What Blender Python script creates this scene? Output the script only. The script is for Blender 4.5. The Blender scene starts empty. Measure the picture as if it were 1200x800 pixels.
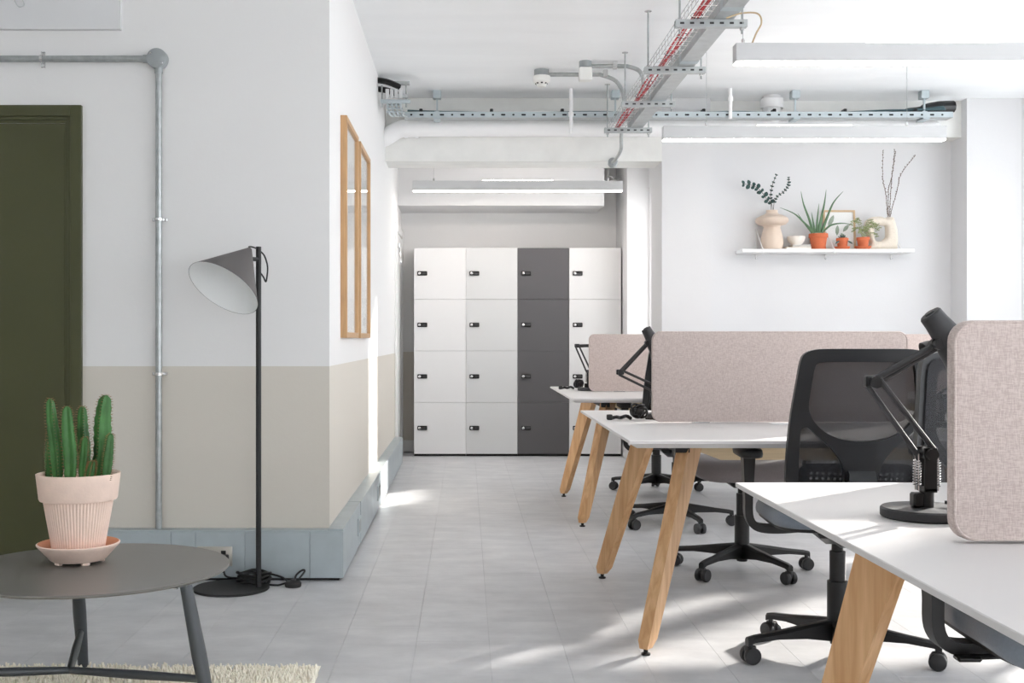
import bpy, bmesh, math, random
from mathutils import Vector, Matrix, geometry
random.seed(7)
R = math.radians
PI = math.pi
scene = bpy.context.scene
COL = scene.collection

# ------------------------------------------------------------------ camera
F = 1350.0            # focal length in pixels of the 1200 x 800 frame
PX, PY = 546.0, 397.0  # principal point (view camera with a little shift)
CZ = 1.07             # eye height
cam_d = bpy.data.cameras.new('camera')
cam = bpy.data.objects.new('camera', cam_d)
COL.objects.link(cam)
cam.location = (0, 0, CZ)
cam.rotation_euler = (R(90), 0, 0)
cam_d.sensor_width = 36
cam_d.lens = 36 * F / 1200
cam_d.shift_x = (600 - PX) / 1200
cam_d.shift_y = -(400 - PY) / 1200
cam_d.clip_start = 0.05
scene.camera = cam

# ------------------------------------------------------------------ light
world = bpy.data.worlds.new('daylight')
scene.world = world
world.use_nodes = True
bg = world.node_tree.nodes['Background']
bg.inputs[0].default_value = (0.91, 0.955, 1.0, 1)
bg.inputs[1].default_value = 4.0
sun_d = bpy.data.lights.new('sun', 'SUN')
sun_d.energy = 10.0
sun_d.angle = R(1.8)
sun_d.color = (1.0, 0.955, 0.89)
sun = bpy.data.objects.new('sun', sun_d)
COL.objects.link(sun)
ELEV = R(17.8)
hd = Vector((-1, -0.95, 0)).normalized()
sdir = Vector((hd.x * math.cos(ELEV), hd.y * math.cos(ELEV), -math.sin(ELEV)))
sun.rotation_euler = sdir.to_track_quat('-Z', 'Y').to_euler()
sun.location = (8, 9, 6)

vs = scene.view_settings
vs.view_transform = 'Standard'
vs.look = 'None'
vs.exposure = 0.45
vs.gamma = 1.0
vs.use_curve_mapping = False
scene.cycles.max_bounces = 10
scene.cycles.diffuse_bounces = 7
scene.cycles.transparent_max_bounces = 16


# ------------------------------------------------------------------ helpers
def at(px, py, Y):
    """a point of the photograph at the depth Y"""
    return Vector(((px - PX) / F * Y, Y, CZ - (py - PY) / F * Y))


def lin(c):
    return tuple((v / 12.92 if v <= 0.04045 else ((v + 0.055) / 1.055) ** 2.4) for v in [x / 255 for x in c])


MATS = {}


def mat(name, rgb, rough=0.5, metal=0.0, noise=0.0, nscale=20.0, bump=0.0, bscale=80.0, emit=None,
        stretch=(1, 1, 1), spec=0.5, sheen=0.0, alpha=1.0, rand=0.0):
    m = bpy.data.materials.new(name)
    m.use_nodes = True
    nt = m.node_tree
    b = nt.nodes['Principled BSDF']
    c = lin(rgb)
    b.inputs['Base Color'].default_value = (*c, 1)
    b.inputs['Roughness'].default_value = rough
    b.inputs['Metallic'].default_value = metal
    b.inputs['Specular IOR Level'].default_value = spec
    if sheen:
        b.inputs['Sheen Weight'].default_value = sheen
    if alpha < 1:
        b.inputs['Alpha'].default_value = alpha
    if emit:
        b.inputs['Emission Color'].default_value = (*lin(emit[0]), 1)
        b.inputs['Emission Strength'].default_value = emit[1]
    if noise or bump:
        tc = nt.nodes.new('ShaderNodeTexCoord')
        mp = nt.nodes.new('ShaderNodeMapping')
        mp.inputs['Scale'].default_value = stretch
        nt.links.new(tc.outputs['Object'], mp.inputs[0])
    if noise:
        n = nt.nodes.new('ShaderNodeTexNoise')
        n.inputs['Scale'].default_value = nscale
        n.inputs['Detail'].default_value = 5
        nt.links.new(mp.outputs[0], n.inputs['Vector'])
        r = nt.nodes.new('ShaderNodeValToRGB')
        r.color_ramp.elements[0].position = 0.3
        r.color_ramp.elements[1].position = 0.7
        r.color_ramp.elements[0].color = (*[max(0, v * (1 - noise)) for v in c], 1)
        r.color_ramp.elements[1].color = (*[min(1, v * (1 + noise)) for v in c], 1)
        nt.links.new(n.outputs[0], r.inputs[0])
        out = r.outputs[0]
        if rand:
            oi = nt.nodes.new('ShaderNodeObjectInfo')
            mr = nt.nodes.new('ShaderNodeMapRange')
            mr.inputs[3].default_value = 1 - rand
            mr.inputs[4].default_value = 1 + rand
            nt.links.new(oi.outputs['Random'], mr.inputs[0])
            mx = nt.nodes.new('ShaderNodeVectorMath')
            mx.operation = 'SCALE'
            nt.links.new(out, mx.inputs[0])
            nt.links.new(mr.outputs[0], mx.inputs['Scale'])
            out = mx.outputs[0]
        nt.links.new(out, b.inputs['Base Color'])
    if bump:
        n2 = nt.nodes.new('ShaderNodeTexNoise')
        n2.inputs['Scale'].default_value = bscale
        n2.inputs['Detail'].default_value = 4
        nt.links.new(mp.outputs[0], n2.inputs['Vector'])
        bp = nt.nodes.new('ShaderNodeBump')
        bp.inputs['Strength'].default_value = bump
        bp.inputs['Distance'].default_value = 0.01
        nt.links.new(n2.outputs[0], bp.inputs['Height'])
        nt.links.new(bp.outputs[0], b.inputs['Normal'])
    MATS[name] = m
    return m


mat('white_paint', (219, 219, 220), 0.75, noise=0.012, nscale=3, bump=0.06, bscale=60, spec=0.25)
mat('ceiling_paint', (242, 244, 245), 0.8, noise=0.02, nscale=2.2, bump=0.22, bscale=6, stretch=(0.5, 2.2, 1), spec=0.2)
mat('beam_paint', (232, 232, 229), 0.85, noise=0.05, nscale=5, bump=0.3, bscale=22, spec=0.2)
mat('gloss_white', (240, 240, 239), 0.35)
mat('pipe_white', (242, 242, 242), 0.4, noise=0.01, nscale=6)
mat('olive', (70, 71, 42), 0.42, noise=0.03, nscale=3, bump=0.03)
mat('galvanised', (178, 182, 183), 0.42, metal=0.55, noise=0.10, nscale=14, bump=0.03, bscale=40)
mat('trunking_metal', (182, 192, 196), 0.42, metal=0.45, noise=0.06, nscale=9, bump=0.03, bscale=30)
mat('conduit_metal', (172, 176, 176), 0.36, metal=0.7, noise=0.14, nscale=30)
mat('box_grey', (160, 165, 166), 0.45, metal=0.3, noise=0.04)
mat('bright_metal', (215, 215, 215), 0.2, metal=1.0)
mat('locker_white', (226, 226, 226), 0.4)
mat('locker_light', (208, 209, 209), 0.4)
mat('locker_pale', (217, 217, 217), 0.4)
mat('locker_dark', (84, 82, 84), 0.42)
mat('locker_body', (190, 190, 190), 0.5)
mat('black', (15, 15, 17), 0.42)
mat('black_matte', (30, 30, 31), 0.6)
mat('black_rubber', (34, 34, 35), 0.55)
mat('wheel', (44, 44, 46), 0.45)
mat('charcoal', (52, 52, 54), 0.55, bump=0.02, bscale=250)
mat('table_grey', (112, 110, 106), 0.33, noise=0.02, nscale=6, bump=0.02, bscale=300)
mat('table_leg_grey', (70, 74, 78), 0.42)
mat('shade_grey', (88, 84, 83), 0.5)
mat('shade_white', (246, 248, 248), 0.55)
mat('desk_white', (217, 214, 213), 0.42, noise=0.006, nscale=4)
mat('desk_edge', (228, 228, 228), 0.5)
mat('plywood', (214, 194, 160), 0.55, noise=0.07, nscale=7, stretch=(1, 6, 14))
mat('frame_oak', (190, 150, 106), 0.45, noise=0.12, nscale=9, stretch=(14, 14, 1))
mat('thin_oak', (205, 176, 140), 0.5, noise=0.08, nscale=12)
mat('terracotta', (200, 106, 68), 0.75, noise=0.08, nscale=25)
mat('pink_clay', (238, 213, 198), 0.8, noise=0.06, nscale=18, bump=0.08, bscale=120)
mat('saucer_clay', (224, 160, 126), 0.8, noise=0.06, nscale=22)
mat('soil', (96, 66, 44), 0.95, noise=0.3, nscale=60, bump=0.6, bscale=120)
mat('cactus', (56, 106, 48), 0.5, noise=0.35, nscale=14, bump=0.05)
mat('spine', (150, 120, 80), 0.6)
mat('aloe', (86, 118, 84), 0.5, noise=0.2, nscale=14)
mat('eucalyptus', (44, 74, 70), 0.6, noise=0.25, nscale=40)
mat('stem_brown', (70, 58, 46), 0.7)
mat('twig', (104, 88, 76), 0.7, noise=0.2, nscale=60)
mat('pale_leaf', (128, 138, 92), 0.6, noise=0.2, nscale=30)
mat('dark_leaf', (64, 82, 78), 0.55)
mat('vase_pink', (214, 196, 180), 0.8, noise=0.02, nscale=14)
mat('vase_cream', (222, 212, 198), 0.9, noise=0.05, nscale=50, bump=0.4, bscale=120)
mat('bowl_white', (230, 224, 216), 0.7)
mat('paper', (240, 240, 238), 0.7)
mat('book_tan', (196, 174, 140), 0.6)
mat('book_grey', (190, 186, 180), 0.6)
mat('sketch', (206, 206, 206), 0.7)
mat('print_green', (150, 164, 146), 0.7)
mat('lamp_glow', (255, 255, 255), 0.5, emit=((255, 243, 233), 18.0))
mat('uplight_glow', (255, 255, 255), 0.5, emit=((255, 243, 233), 7.0))
mat('fixture_white', (198, 199, 200), 0.45)
mat('red_cable', (196, 44, 56), 0.5)
mat('teal_cable', (74, 98, 104), 0.5)
mat('detector', (238, 238, 234), 0.4)
mat('steel_plate', (196, 192, 184), 0.3, metal=0.8)
mat('chair_frame', (22, 24, 28), 0.45)
mat('seat_slate', (126, 134, 144), 0.9, noise=0.05, nscale=160, bump=0.15, bscale=400, sheen=0.3)
mat('seat_mauve', (120, 114, 116), 0.9, noise=0.05, nscale=160, bump=0.15, bscale=400, sheen=0.3)
mat('lumbar', (62, 68, 80), 0.5)
mat('rug_base', (236, 228, 210), 0.95)
mat('rug_pile', (255, 246, 230), 0.95, noise=0.05, nscale=30)
mat('chair_mesh', (42, 43, 48), 0.7, alpha=0.73)


def special_materials():
    # two tone wall paint: white above a taupe dado
    m = mat('two_tone', (238, 238, 237), 0.75, bump=0.05, bscale=50, spec=0.25)
    nt = m.node_tree
    b = nt.nodes['Principled BSDF']
    g = nt.nodes.new('ShaderNodeNewGeometry')
    sp = nt.nodes.new('ShaderNodeSeparateXYZ')
    nt.links.new(g.outputs['Position'], sp.inputs[0])
    lt = nt.nodes.new('ShaderNodeMath')
    lt.operation = 'LESS_THAN'
    lt.inputs[1].default_value = 0.948
    nt.links.new(sp.outputs[2], lt.inputs[0])
    n = nt.nodes.new('ShaderNodeTexNoise')
    n.inputs['Scale'].default_value = 2.5
    nt.links.new(g.outputs['Position'], n.inputs['Vector'])
    mx = nt.nodes.new('ShaderNodeMix')
    mx.data_type = 'RGBA'
    mx.inputs['A'].default_value = (*lin((232, 231, 230)), 1)
    mx.inputs['B'].default_value = (*lin((213, 207, 197)), 1)
    nt.links.new(lt.outputs[0], mx.inputs['Factor'])
    nt.links.new(mx.outputs['Result'], b.inputs['Base Color'])
    # floor tiles: grey screed look with streaks across
    m = mat('floor_tile', (166, 167, 168), 0.42, spec=0.4)
    nt = m.node_tree
    b = nt.nodes['Principled BSDF']
    g = nt.nodes.new('ShaderNodeNewGeometry')
    oi = nt.nodes.new('ShaderNodeObjectInfo')
    mp = nt.nodes.new('ShaderNodeMapping')
    mp.inputs['Scale'].default_value = (1.7, 3.6, 1)
    nt.links.new(g.outputs['Position'], mp.inputs[0])
    n = nt.nodes.new('ShaderNodeTexNoise')
    n.inputs['Scale'].default_value = 2.1
    n.inputs['Detail'].default_value = 9
    n.inputs['Roughness'].default_value = 0.62
    nt.links.new(mp.outputs[0], n.inputs['Vector'])
    r = nt.nodes.new('ShaderNodeValToRGB')
    r.color_ramp.elements[0].position = 0.28
    r.color_ramp.elements[1].position = 0.74
    r.color_ramp.elements[0].color = (*lin((184, 184, 187)), 1)
    r.color_ramp.elements[1].color = (*lin((211, 211, 212)), 1)
    nt.links.new(n.outputs[0], r.inputs[0])
    mr = nt.nodes.new('ShaderNodeMapRange')
    mr.inputs[3].default_value = 0.975
    mr.inputs[4].default_value = 1.02
    nt.links.new(oi.outputs['Random'], mr.inputs[0])
    vm = nt.nodes.new('ShaderNodeVectorMath')
    vm.operation = 'SCALE'
    nt.links.new(r.outputs[0], vm.inputs[0])
    cl = nt.nodes.new('ShaderNodeTexNoise')
    cl.inputs['Scale'].default_value = 5.5
    cl.inputs['Detail'].default_value = 10
    cl.inputs['Roughness'].default_value = 0.7
    nt.links.new(g.outputs['Position'], cl.inputs['Vector'])
    mc = nt.nodes.new('ShaderNodeMapRange')
    mc.inputs[1].default_value = 0.3
    mc.inputs[2].default_value = 0.7
    mc.inputs[3].default_value = 0.92
    mc.inputs[4].default_value = 1.06
    nt.links.new(cl.outputs[0], mc.inputs[0])
    mm = nt.nodes.new('ShaderNodeMath')
    mm.operation = 'MULTIPLY'
    nt.links.new(mr.outputs[0], mm.inputs[0])
    nt.links.new(mc.outputs[0], mm.inputs[1])
    nt.links.new(mm.outputs[0], vm.inputs['Scale'])
    nt.links.new(vm.outputs[0], b.inputs['Base Color'])
    n3 = nt.nodes.new('ShaderNodeTexNoise')
    n3.inputs['Scale'].default_value = 26
    n3.inputs['Detail'].default_value = 6
    nt.links.new(g.outputs['Position'], n3.inputs['Vector'])
    bp = nt.nodes.new('ShaderNodeBump')
    bp.inputs['Strength'].default_value = 0.05
    bp.inputs['Distance'].default_value = 0.01
    nt.links.new(n3.outputs[0], bp.inputs['Height'])
    nt.links.new(bp.outputs[0], b.inputs['Normal'])
    mr2 = nt.nodes.new('ShaderNodeMapRange')
    mr2.inputs[3].default_value = 0.34
    mr2.inputs[4].default_value = 0.5
    nt.links.new(n.outputs[0], mr2.inputs[0])
    nt.links.new(mr2.outputs[0], b.inputs['Roughness'])
    mat('floor_joint', (168, 168, 169), 0.8)
    # woven screen fabric
    m = mat('screen_fabric', (206, 190, 184), 0.95, sheen=0.2, spec=0.1)
    nt = m.node_tree
    b = nt.nodes['Principled BSDF']
    tc = nt.nodes.new('ShaderNodeTexCoord')
    outs = []
    for sc in ((60, 60, 420), (420, 60, 60)):
        mp = nt.nodes.new('ShaderNodeMapping')
        mp.inputs['Scale'].default_value = sc
        nt.links.new(tc.outputs['Object'], mp.inputs[0])
        n = nt.nodes.new('ShaderNodeTexNoise')
        n.inputs['Scale'].default_value = 1.6
        n.inputs['Detail'].default_value = 3
        nt.links.new(mp.outputs[0], n.inputs['Vector'])
        outs.append(n.outputs[0])
    ad = nt.nodes.new('ShaderNodeMath')
    ad.operation = 'ADD'
    nt.links.new(outs[0], ad.inputs[0])
    nt.links.new(outs[1], ad.inputs[1])
    r = nt.nodes.new('ShaderNodeValToRGB')
    r.color_ramp.elements[0].position = 0.78 / 2 + 0.3
    r.color_ramp.elements[1].position = 0.98
    r.color_ramp.elements[0].position = 0.70
    r.color_ramp.elements[1].position = 1.0
    r.color_ramp.elements[0].color = (*lin((186, 170, 164)), 1)
    r.color_ramp.elements[1].color = (*lin((207, 193, 187)), 1)
    hf = nt.nodes.new('ShaderNodeMath')
    hf.operation = 'MULTIPLY'
    hf.inputs[1].default_value = 0.85
    nt.links.new(ad.outputs[0], hf.inputs[0])
    nt.links.new(hf.outputs[0], r.inputs[0])
    nt.links.new(r.outputs[0], b.inputs['Base Color'])
    bp = nt.nodes.new('ShaderNodeBump')
    bp.inputs['Strength'].default_value = 0.3
    bp.inputs['Distance'].default_value = 0.002
    nt.links.new(ad.outputs[0], bp.inputs['Height'])
    nt.links.new(bp.outputs[0], b.inputs['Normal'])
    # oak for the desk legs: grain runs with the leg
    m = mat('oak', (190, 138, 88), 0.5, bump=0.03, bscale=60, stretch=(10, 10, 1))
    nt = m.node_tree
    b = nt.nodes['Principled BSDF']
    tc = nt.nodes.new('ShaderNodeTexCoord')
    mp = nt.nodes.new('ShaderNodeMapping')
    mp.inputs['Scale'].default_value = (22, 22, 1.6)
    nt.links.new(tc.outputs['Object'], mp.inputs[0])
    n = nt.nodes.new('ShaderNodeTexNoise')
    n.inputs['Scale'].default_value = 2.2
    n.inputs['Detail'].default_value = 7
    n.inputs['Distortion'].default_value = 0.5
    nt.links.new(mp.outputs[0], n.inputs['Vector'])
    r = nt.nodes.new('ShaderNodeValToRGB')
    r.color_ramp.elements[0].position = 0.3
    r.color_ramp.elements[1].position = 0.7
    r.color_ramp.elements[0].color = (*lin((196, 148, 100)), 1)
    r.color_ramp.elements[1].color = (*lin((224, 182, 136)), 1)
    nt.links.new(n.outputs[0], r.inputs[0])
    nt.links.new(r.outputs[0], b.inputs['Base Color'])
    # clear window glass / picture glass
    for nm, wgt in (('window_glass', 0.06), ('picture_glass', 0.16)):
        m = bpy.data.materials.new(nm)
        m.use_nodes = True
        nt = m.node_tree
        nt.nodes.clear()
        o = nt.nodes.new('ShaderNodeOutputMaterial')
        t = nt.nodes.new('ShaderNodeBsdfTransparent')
        gl = nt.nodes.new('ShaderNodeBsdfGlossy')
        gl.inputs['Roughness'].default_value = 0.02
        lw_ = nt.nodes.new('ShaderNodeLayerWeight')
        lw_.inputs[0].default_value = 0.5
        pw = nt.nodes.new('ShaderNodeMath')
        pw.operation = 'POWER'
        pw.inputs[1].default_value = 4.0
        nt.links.new(lw_.outputs['Facing'], pw.inputs[0])
        fr = nt.nodes.new('ShaderNodeMath')
        fr.operation = 'MULTIPLY_ADD'
        fr.inputs[1].default_value = 0.6
        fr.inputs[2].default_value = 0.025
        nt.links.new(pw.outputs[0], fr.inputs[0])
        mx = nt.nodes.new('ShaderNodeMixShader')
        nt.links.new(fr.outputs[0], mx.inputs[0])
        nt.links.new(t.outputs[0], mx.inputs[1])
        nt.links.new(gl.outputs[0], mx.inputs[2])
        nt.links.new(mx.outputs[0], o.inputs[0])
        MATS[nm] = m


special_materials()


class MB:
    """collects shapes, build() links them as one mesh object"""

    def __init__(self):
        self.v = []
        self.f = []

    def add(self, verts, faces):
        k = len(self.v)
        self.v += [Vector(p) for p in verts]
        self.f += [tuple(i + k for i in fc) for fc in faces]
        return self

    def box(self, lo, hi, bevel=0.0, seg=1, M=None):
        lo, hi = Vector(lo), Vector(hi)
        bm = bmesh.new()
        bmesh.ops.create_cube(bm, size=1)
        c = (lo + hi) / 2
        s = hi - lo
        for v in bm.verts:
            v.co = Vector((v.co.x * s.x + c.x, v.co.y * s.y + c.y, v.co.z * s.z + c.z))
        if bevel:
            bmesh.ops.bevel(bm, geom=bm.edges[:], offset=bevel, segments=seg, affect='EDGES', profile=0.6)
        if M is not None:
            bm.transform(M)
        bm.verts.index_update()
        self.add([v.co.copy() for v in bm.verts], [[v.index for v in f.verts] for f in bm.faces])
        bm.free()
        return self

    def tube(self, pts, r, seg=8, cap=True, closed=False):
        pts = [Vector(p) for p in pts]
        n = len(pts)
        rs = r if isinstance(r, (list, tuple)) else [r] * n
        tans = []
        for i in range(n):
            if closed:
                t = pts[(i + 1) % n] - pts[i - 1]
            else:
                t = pts[min(i + 1, n - 1)] - pts[max(i - 1, 0)]
            tans.append(t.normalized() if t.length > 1e-9 else Vector((0, 0, 1)))
        up = Vector((0, 0, 1)) if abs(tans[0].z) < 0.9 else Vector((1, 0, 0))
        u = tans[0].cross(up).normalized()
        vs_, fs = [], []
        for i in range(n):
            u = (u - tans[i] * u.dot(tans[i]))
            u = u.normalized() if u.length > 1e-6 else tans[i].orthogonal().normalized()
            w = tans[i].cross(u)
            for k in range(seg):
                a = 2 * PI * k / seg
                vs_.append(pts[i] + (u * math.cos(a) + w * math.sin(a)) * rs[i])
        m = n if closed else n - 1
        for i in range(m):
            for k in range(seg):
                a, b = i * seg + k, i * seg + (k + 1) % seg
                c, d = ((i + 1) % n) * seg + (k + 1) % seg, ((i + 1) % n) * seg + k
                fs.append((a, b, c, d))
        if cap and not closed:
            fs.append(tuple(range(seg))[::-1])
            fs.append(tuple((n - 1) * seg + k for k in range(seg)))
        return self.add(vs_, fs)

    def lathe(self, prof, seg=24, M=None, mod=None, cap=True):
        """prof: (r, z) from one end to the other"""
        vs_, fs = [], []
        for j, (r, z) in enumerate(prof):
            for k in range(seg):
                a = 2 * PI * k / seg
                rr = r if mod is None else r * mod(a, j)
                vs_.append(Vector((rr * math.cos(a), rr * math.sin(a), z)))
        for j in range(len(prof) - 1):
            for k in range(seg):
                a, b = j * seg + k, j * seg + (k + 1) % seg
                fs.append((a, b, b + seg, a + seg))
        if cap:
            if prof[0][0] > 1e-5:
                fs.append(tuple(range(seg))[::-1])
            if prof[-1][0] > 1e-5:
                fs.append(tuple((len(prof) - 1) * seg + k for k in range(seg)))
        if M is not None:
            vs_ = [M @ v for v in vs_]
        return self.add(vs_, fs)

    def hexa(self, bottom, top):
        """bottom, top: four points each, same winding"""
        return self.add(list(bottom) + list(top),
                        [(3, 2, 1, 0), (4, 5, 6, 7), (0, 1, 5, 4), (1, 2, 6, 5), (2, 3, 7, 6), (3, 0, 4, 7)])

    def loft(self, rings, cap=True):
        s = len(rings[0])
        vs_ = [Vector(p) for r in rings for p in r]
        fs = []
        for j in range(len(rings) - 1):
            for k in range(s):
                a, b = j * s + k, j * s + (k + 1) % s
                fs.append((a, b, b + s, a + s))
        if cap:
            fs.append(tuple(range(s))[::-1])
            fs.append(tuple((len(rings) - 1) * s + k for k in range(s)))
        return self.add(vs_, fs)

    def plate(self, outer, holes, t, fn, grid=0.0):
        """flat outline with holes, thickness t, fn(u, v, w) -> point"""
        pts = [Vector((p[0], p[1])) for p in outer]
        edges = [(i, (i + 1) % len(outer)) for i in range(len(outer))]
        for h in holes:
            k = len(pts)
            pts += [Vector((p[0], p[1])) for p in h]
            edges += [(k + i, k + (i + 1) % len(h)) for i in range(len(h))]
        nb = len(pts)
        if grid:
            x0, x1 = min(p.x for p in pts), max(p.x for p in pts)
            y0, y1 = min(p.y for p in pts), max(p.y for p in pts)
            nx, ny = int((x1 - x0) / grid), int((y1 - y0) / grid)
            for i in range(1, nx):
                for j in range(1, ny):
                    pts.append(Vector((x0 + (x1 - x0) * i / nx, y0 + (y1 - y0) * j / ny)))
        res = geometry.delaunay_2d_cdt(pts, edges, [], 4 if not grid else 0, 1e-6)
        vv, ff = res[0], res[2]

        def inside(p, poly):
            c = False
            n = len(poly)
            for i in range(n):
                a, b = poly[i], poly[i - 1]
                if (a[1] > p[1]) != (b[1] > p[1]) and p[0] < (b[0] - a[0]) * (p[1] - a[1]) / (b[1] - a[1]) + a[0]:
                    c = not c
            return c
        keep = []
        for f in ff:
            cx = sum(vv[i].x for i in f) / len(f)
            cy = sum(vv[i].y for i in f) / len(f)
            if inside((cx, cy), outer) and not any(inside((cx, cy), h) for h in holes):
                keep.append(tuple(f))
        n = len(vv)
        verts = [fn(p.x, p.y, t / 2) for p in vv] + [fn(p.x, p.y, -t / 2) for p in vv]
        faces = list(keep) + [tuple(i + n for i in f[::-1]) for f in keep]
        cnt = {}
        for f in keep:
            for i in range(len(f)):
                e = (f[i], f[(i + 1) % len(f)])
                cnt[e] = 1
        for (a, b) in list(cnt):
            if (b, a) not in cnt:
                faces.append((b, a, a + n, b + n))
        used = sorted({i for f in faces for i in f})
        mp = {o: k for k, o in enumerate(used)}
        return self.add([verts[i] for i in used], [tuple(mp[i] for i in f) for f in faces])

    def mesh(self, name, material, smooth=35):
        me = bpy.data.meshes.new(name)
        me.from_pydata([tuple(v) for v in self.v], [], self.f)
        bm = bmesh.new()
        bm.from_mesh(me)
        bmesh.ops.recalc_face_normals(bm, faces=bm.faces[:])
        bm.to_mesh(me)
        bm.free()
        if smooth:
            me.shade_smooth()
            me.set_sharp_from_angle(angle=R(smooth))
        me.materials.append(MATS[material])
        return me

    def build(self, name, material, parent=None, loc=(0, 0, 0), smooth=35):
        o = bpy.data.objects.new(name, self.mesh(name, material, smooth))
        COL.objects.link(o)
        o.location = loc
        if parent is not None:
            o.parent = parent
        return o


def tag(o, label=None, cat=None, group=None, kind=None):
    if label:
        o['label'] = label
    if cat:
        o['category'] = cat
    if group:
        o['group'] = group
    if kind:
        o['kind'] = kind
    return o


def thing(name, label, cat, loc=(0, 0, 0), rz=0.0, group=None):
    o = bpy.data.objects.new(name, None)
    COL.objects.link(o)
    o.empty_display_size = 0.1
    o.location = loc
    o.rotation_euler = (0, 0, rz)
    return tag(o, label, cat, group)


def copy_tree(o, parent=None):
    c = o.copy()
    COL.objects.link(c)
    c.parent = parent
    for ch in list(o.children):
        copy_tree(ch, c)
    return c


def spl(pts, n=6, closed=False):
    """smooth curve through points"""
    P = [Vector(p) for p in pts]
    out = []
    m = len(P)
    rng = range(m if closed else m - 1)
    for i in rng:
        if closed:
            p0, p1, p2, p3 = P[i - 1], P[i], P[(i + 1) % m], P[(i + 2) % m]
        else:
            p0, p1, p2, p3 = P[max(i - 1, 0)], P[i], P[i + 1], P[min(i + 2, m - 1)]
        for k in range(n):
            t = k / n
            out.append(0.5 * ((2 * p1) + (p2 - p0) * t + (2 * p0 - 5 * p1 + 4 * p2 - p3) * t * t
                              + (3 * p1 - p0 - 3 * p2 + p3) * t ** 3))
    if not closed:
        out.append(P[-1])
    return out


def rrect(x0, x1, y0, y1, r, n=5):
    out = []
    for cx, cy, a0 in ((x1 - r, y1 - r, 0), (x0 + r, y1 - r, 90), (x0 + r, y0 + r, 180), (x1 - r, y0 + r, 270)):
        for k in range(n + 1):
            a = R(a0 + 90 * k / n)
            out.append((cx + r * math.cos(a), cy + r * math.sin(a)))
    return out


def struct(name, mb, material, parent=None, smooth=0):
    o = mb.build(name, material, parent, smooth=smooth)
    o['kind'] = 'structure'
    return o


def aim(p, q):
    """matrix that puts local +Z from p towards q"""
    p, q = Vector(p), Vector(q)
    return Matrix.Translation(p) @ (q - p).to_track_quat('Z', 'Y').to_matrix().to_4x4()


# ------------------------------------------------------------------ room shell
LX = -0.611     # long left wall
FY = 5.16       # wall with the green door
RX = 4.6        # window wall
CH = 2.9        # ceiling
BY = 10.95      # wall behind the lockers
NX, NY = -4.2, -3.2

floor = struct('floor', MB().box((NX, NY, -0.12), (RX, 11.15, -0.003)), 'floor_joint')
TW, TL = 0.257, 0.9
full = MB().box((-TW / 2 + 0.00035, -TL / 2 + 0.00035, -0.02), (TW / 2 - 0.00035, TL / 2 - 0.00035, 0.0), 0.00035).mesh('floor_tile', 'floor_tile', 0)
rest = MB()
ntile = 0
for i in range(-16, 19):
    x = 0.082 + TW * (i + 0.5)
    if x - TW / 2 > RX or x + TW / 2 < NX:
        continue
    off = {-1: 4.08, -2: 5.195, 0: 6.17}.get(i, (i * 0.37) % TL)
    k0 = math.floor((NY - off) / TL)
    for k in range(k0, 18):
        y = off + TL * (k + 0.5)
        if y - TL / 2 > BY or y + TL / 2 < NY:
            continue
        if x + TW / 2 < LX and y - TL / 2 > FY:
            continue
        px = PX + F * x / max(y, 0.3)
        shown = y + TL / 2 > 3.5 and -150 < px < 1330 and x < RX
        if shown and ntile < 300:
            o = bpy.data.objects.new('tile', full)
            COL.objects.link(o)
            o.location = (x, y, 0)
            o.parent = floor
            ntile += 1
        else:
            x0, x1 = max(x - TW / 2, NX), min(x + TW / 2, RX)
            y0, y1 = max(y - TL / 2, NY), min(y + TL / 2, BY)
            rest.add([(x0 + .00035, y0 + .00035, 0), (x1 - .00035, y0 + .00035, 0), (x1 - .00035, y1 - .00035, 0), (x0 + .00035, y1 - .00035, 0),
                      (x0 + .00035, y0 + .00035, -.02), (x1 - .00035, y0 + .00035, -.02), (x1 - .00035, y1 - .00035, -.02), (x0 + .00035, y1 - .00035, -.02)],
                     [(0, 1, 2, 3), (0, 4, 5, 1), (1, 5, 6, 2), (2, 6, 7, 3), (3, 7, 4, 0)])
tag(rest.build('tile_field', 'floor_tile', floor, smooth=0), kind='stuff')

struct('ceiling', MB().box((NX - .3, NY - .3, CH), (RX + .3, 11.3, CH + 0.2)), 'ceiling_paint')
struct('wall_front', MB().box((NX - .2, FY, 0), (LX, FY + 0.2, CH)), 'two_tone')
struct('wall_left', MB().box((LX - 0.2, FY + 0.2, 0), (LX, 11.15, CH)), 'two_tone')
struct('wall_back', MB().box((LX, BY, 0), (1.9, 11.15, CH)), 'two_tone')
struct('wall_side', MB().box((NX - 0.2, NY, 0), (NX, FY, CH)), 'two_tone')
struct('wall_shelf', MB().box((1.86, 9.05, 0), (3.81, 9.25, CH)), 'white_paint')
struct('wall_pier', MB().box((1.49, 8.76, 0), (1.86, 9.25, CH)), 'white_paint')
struct('wall_column', MB().box((3.81, 8.76, 0), (RX + .2, 9.25, CH)), 'white_paint')
struct('trim_1', MB().box((4.23, 8.752, 0), (4.25, 8.76, CH)), 'white_paint')
struct('trim_2', MB().box((LX, 8.76, 2.42), (1.49, 9.1, CH)), 'beam_paint')           # the beam over the opening
struct('trim_3', MB().box((1.86, 8.86, 2.62), (3.81, 9.05, CH)), 'beam_paint')
struct('trim_4', MB().box((LX, 10.33, 2.266), (1.24, BY, CH)), 'white_paint')          # boxed duct
struct('trim_5', MB().box((1.428, 10.2, 0), (1.62, BY, CH)), 'white_paint')            # pilaster by the lockers
struct('trim_6', MB().box((NX, FY - 0.03, 2.45), (-1.54, FY, CH)), 'white_paint')      # boxing above the door
struct('trim_7', MB().box((LX, BY - 0.018, 0), (-0.48, BY, 0.11), 0.003), 'gloss_white')


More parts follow.
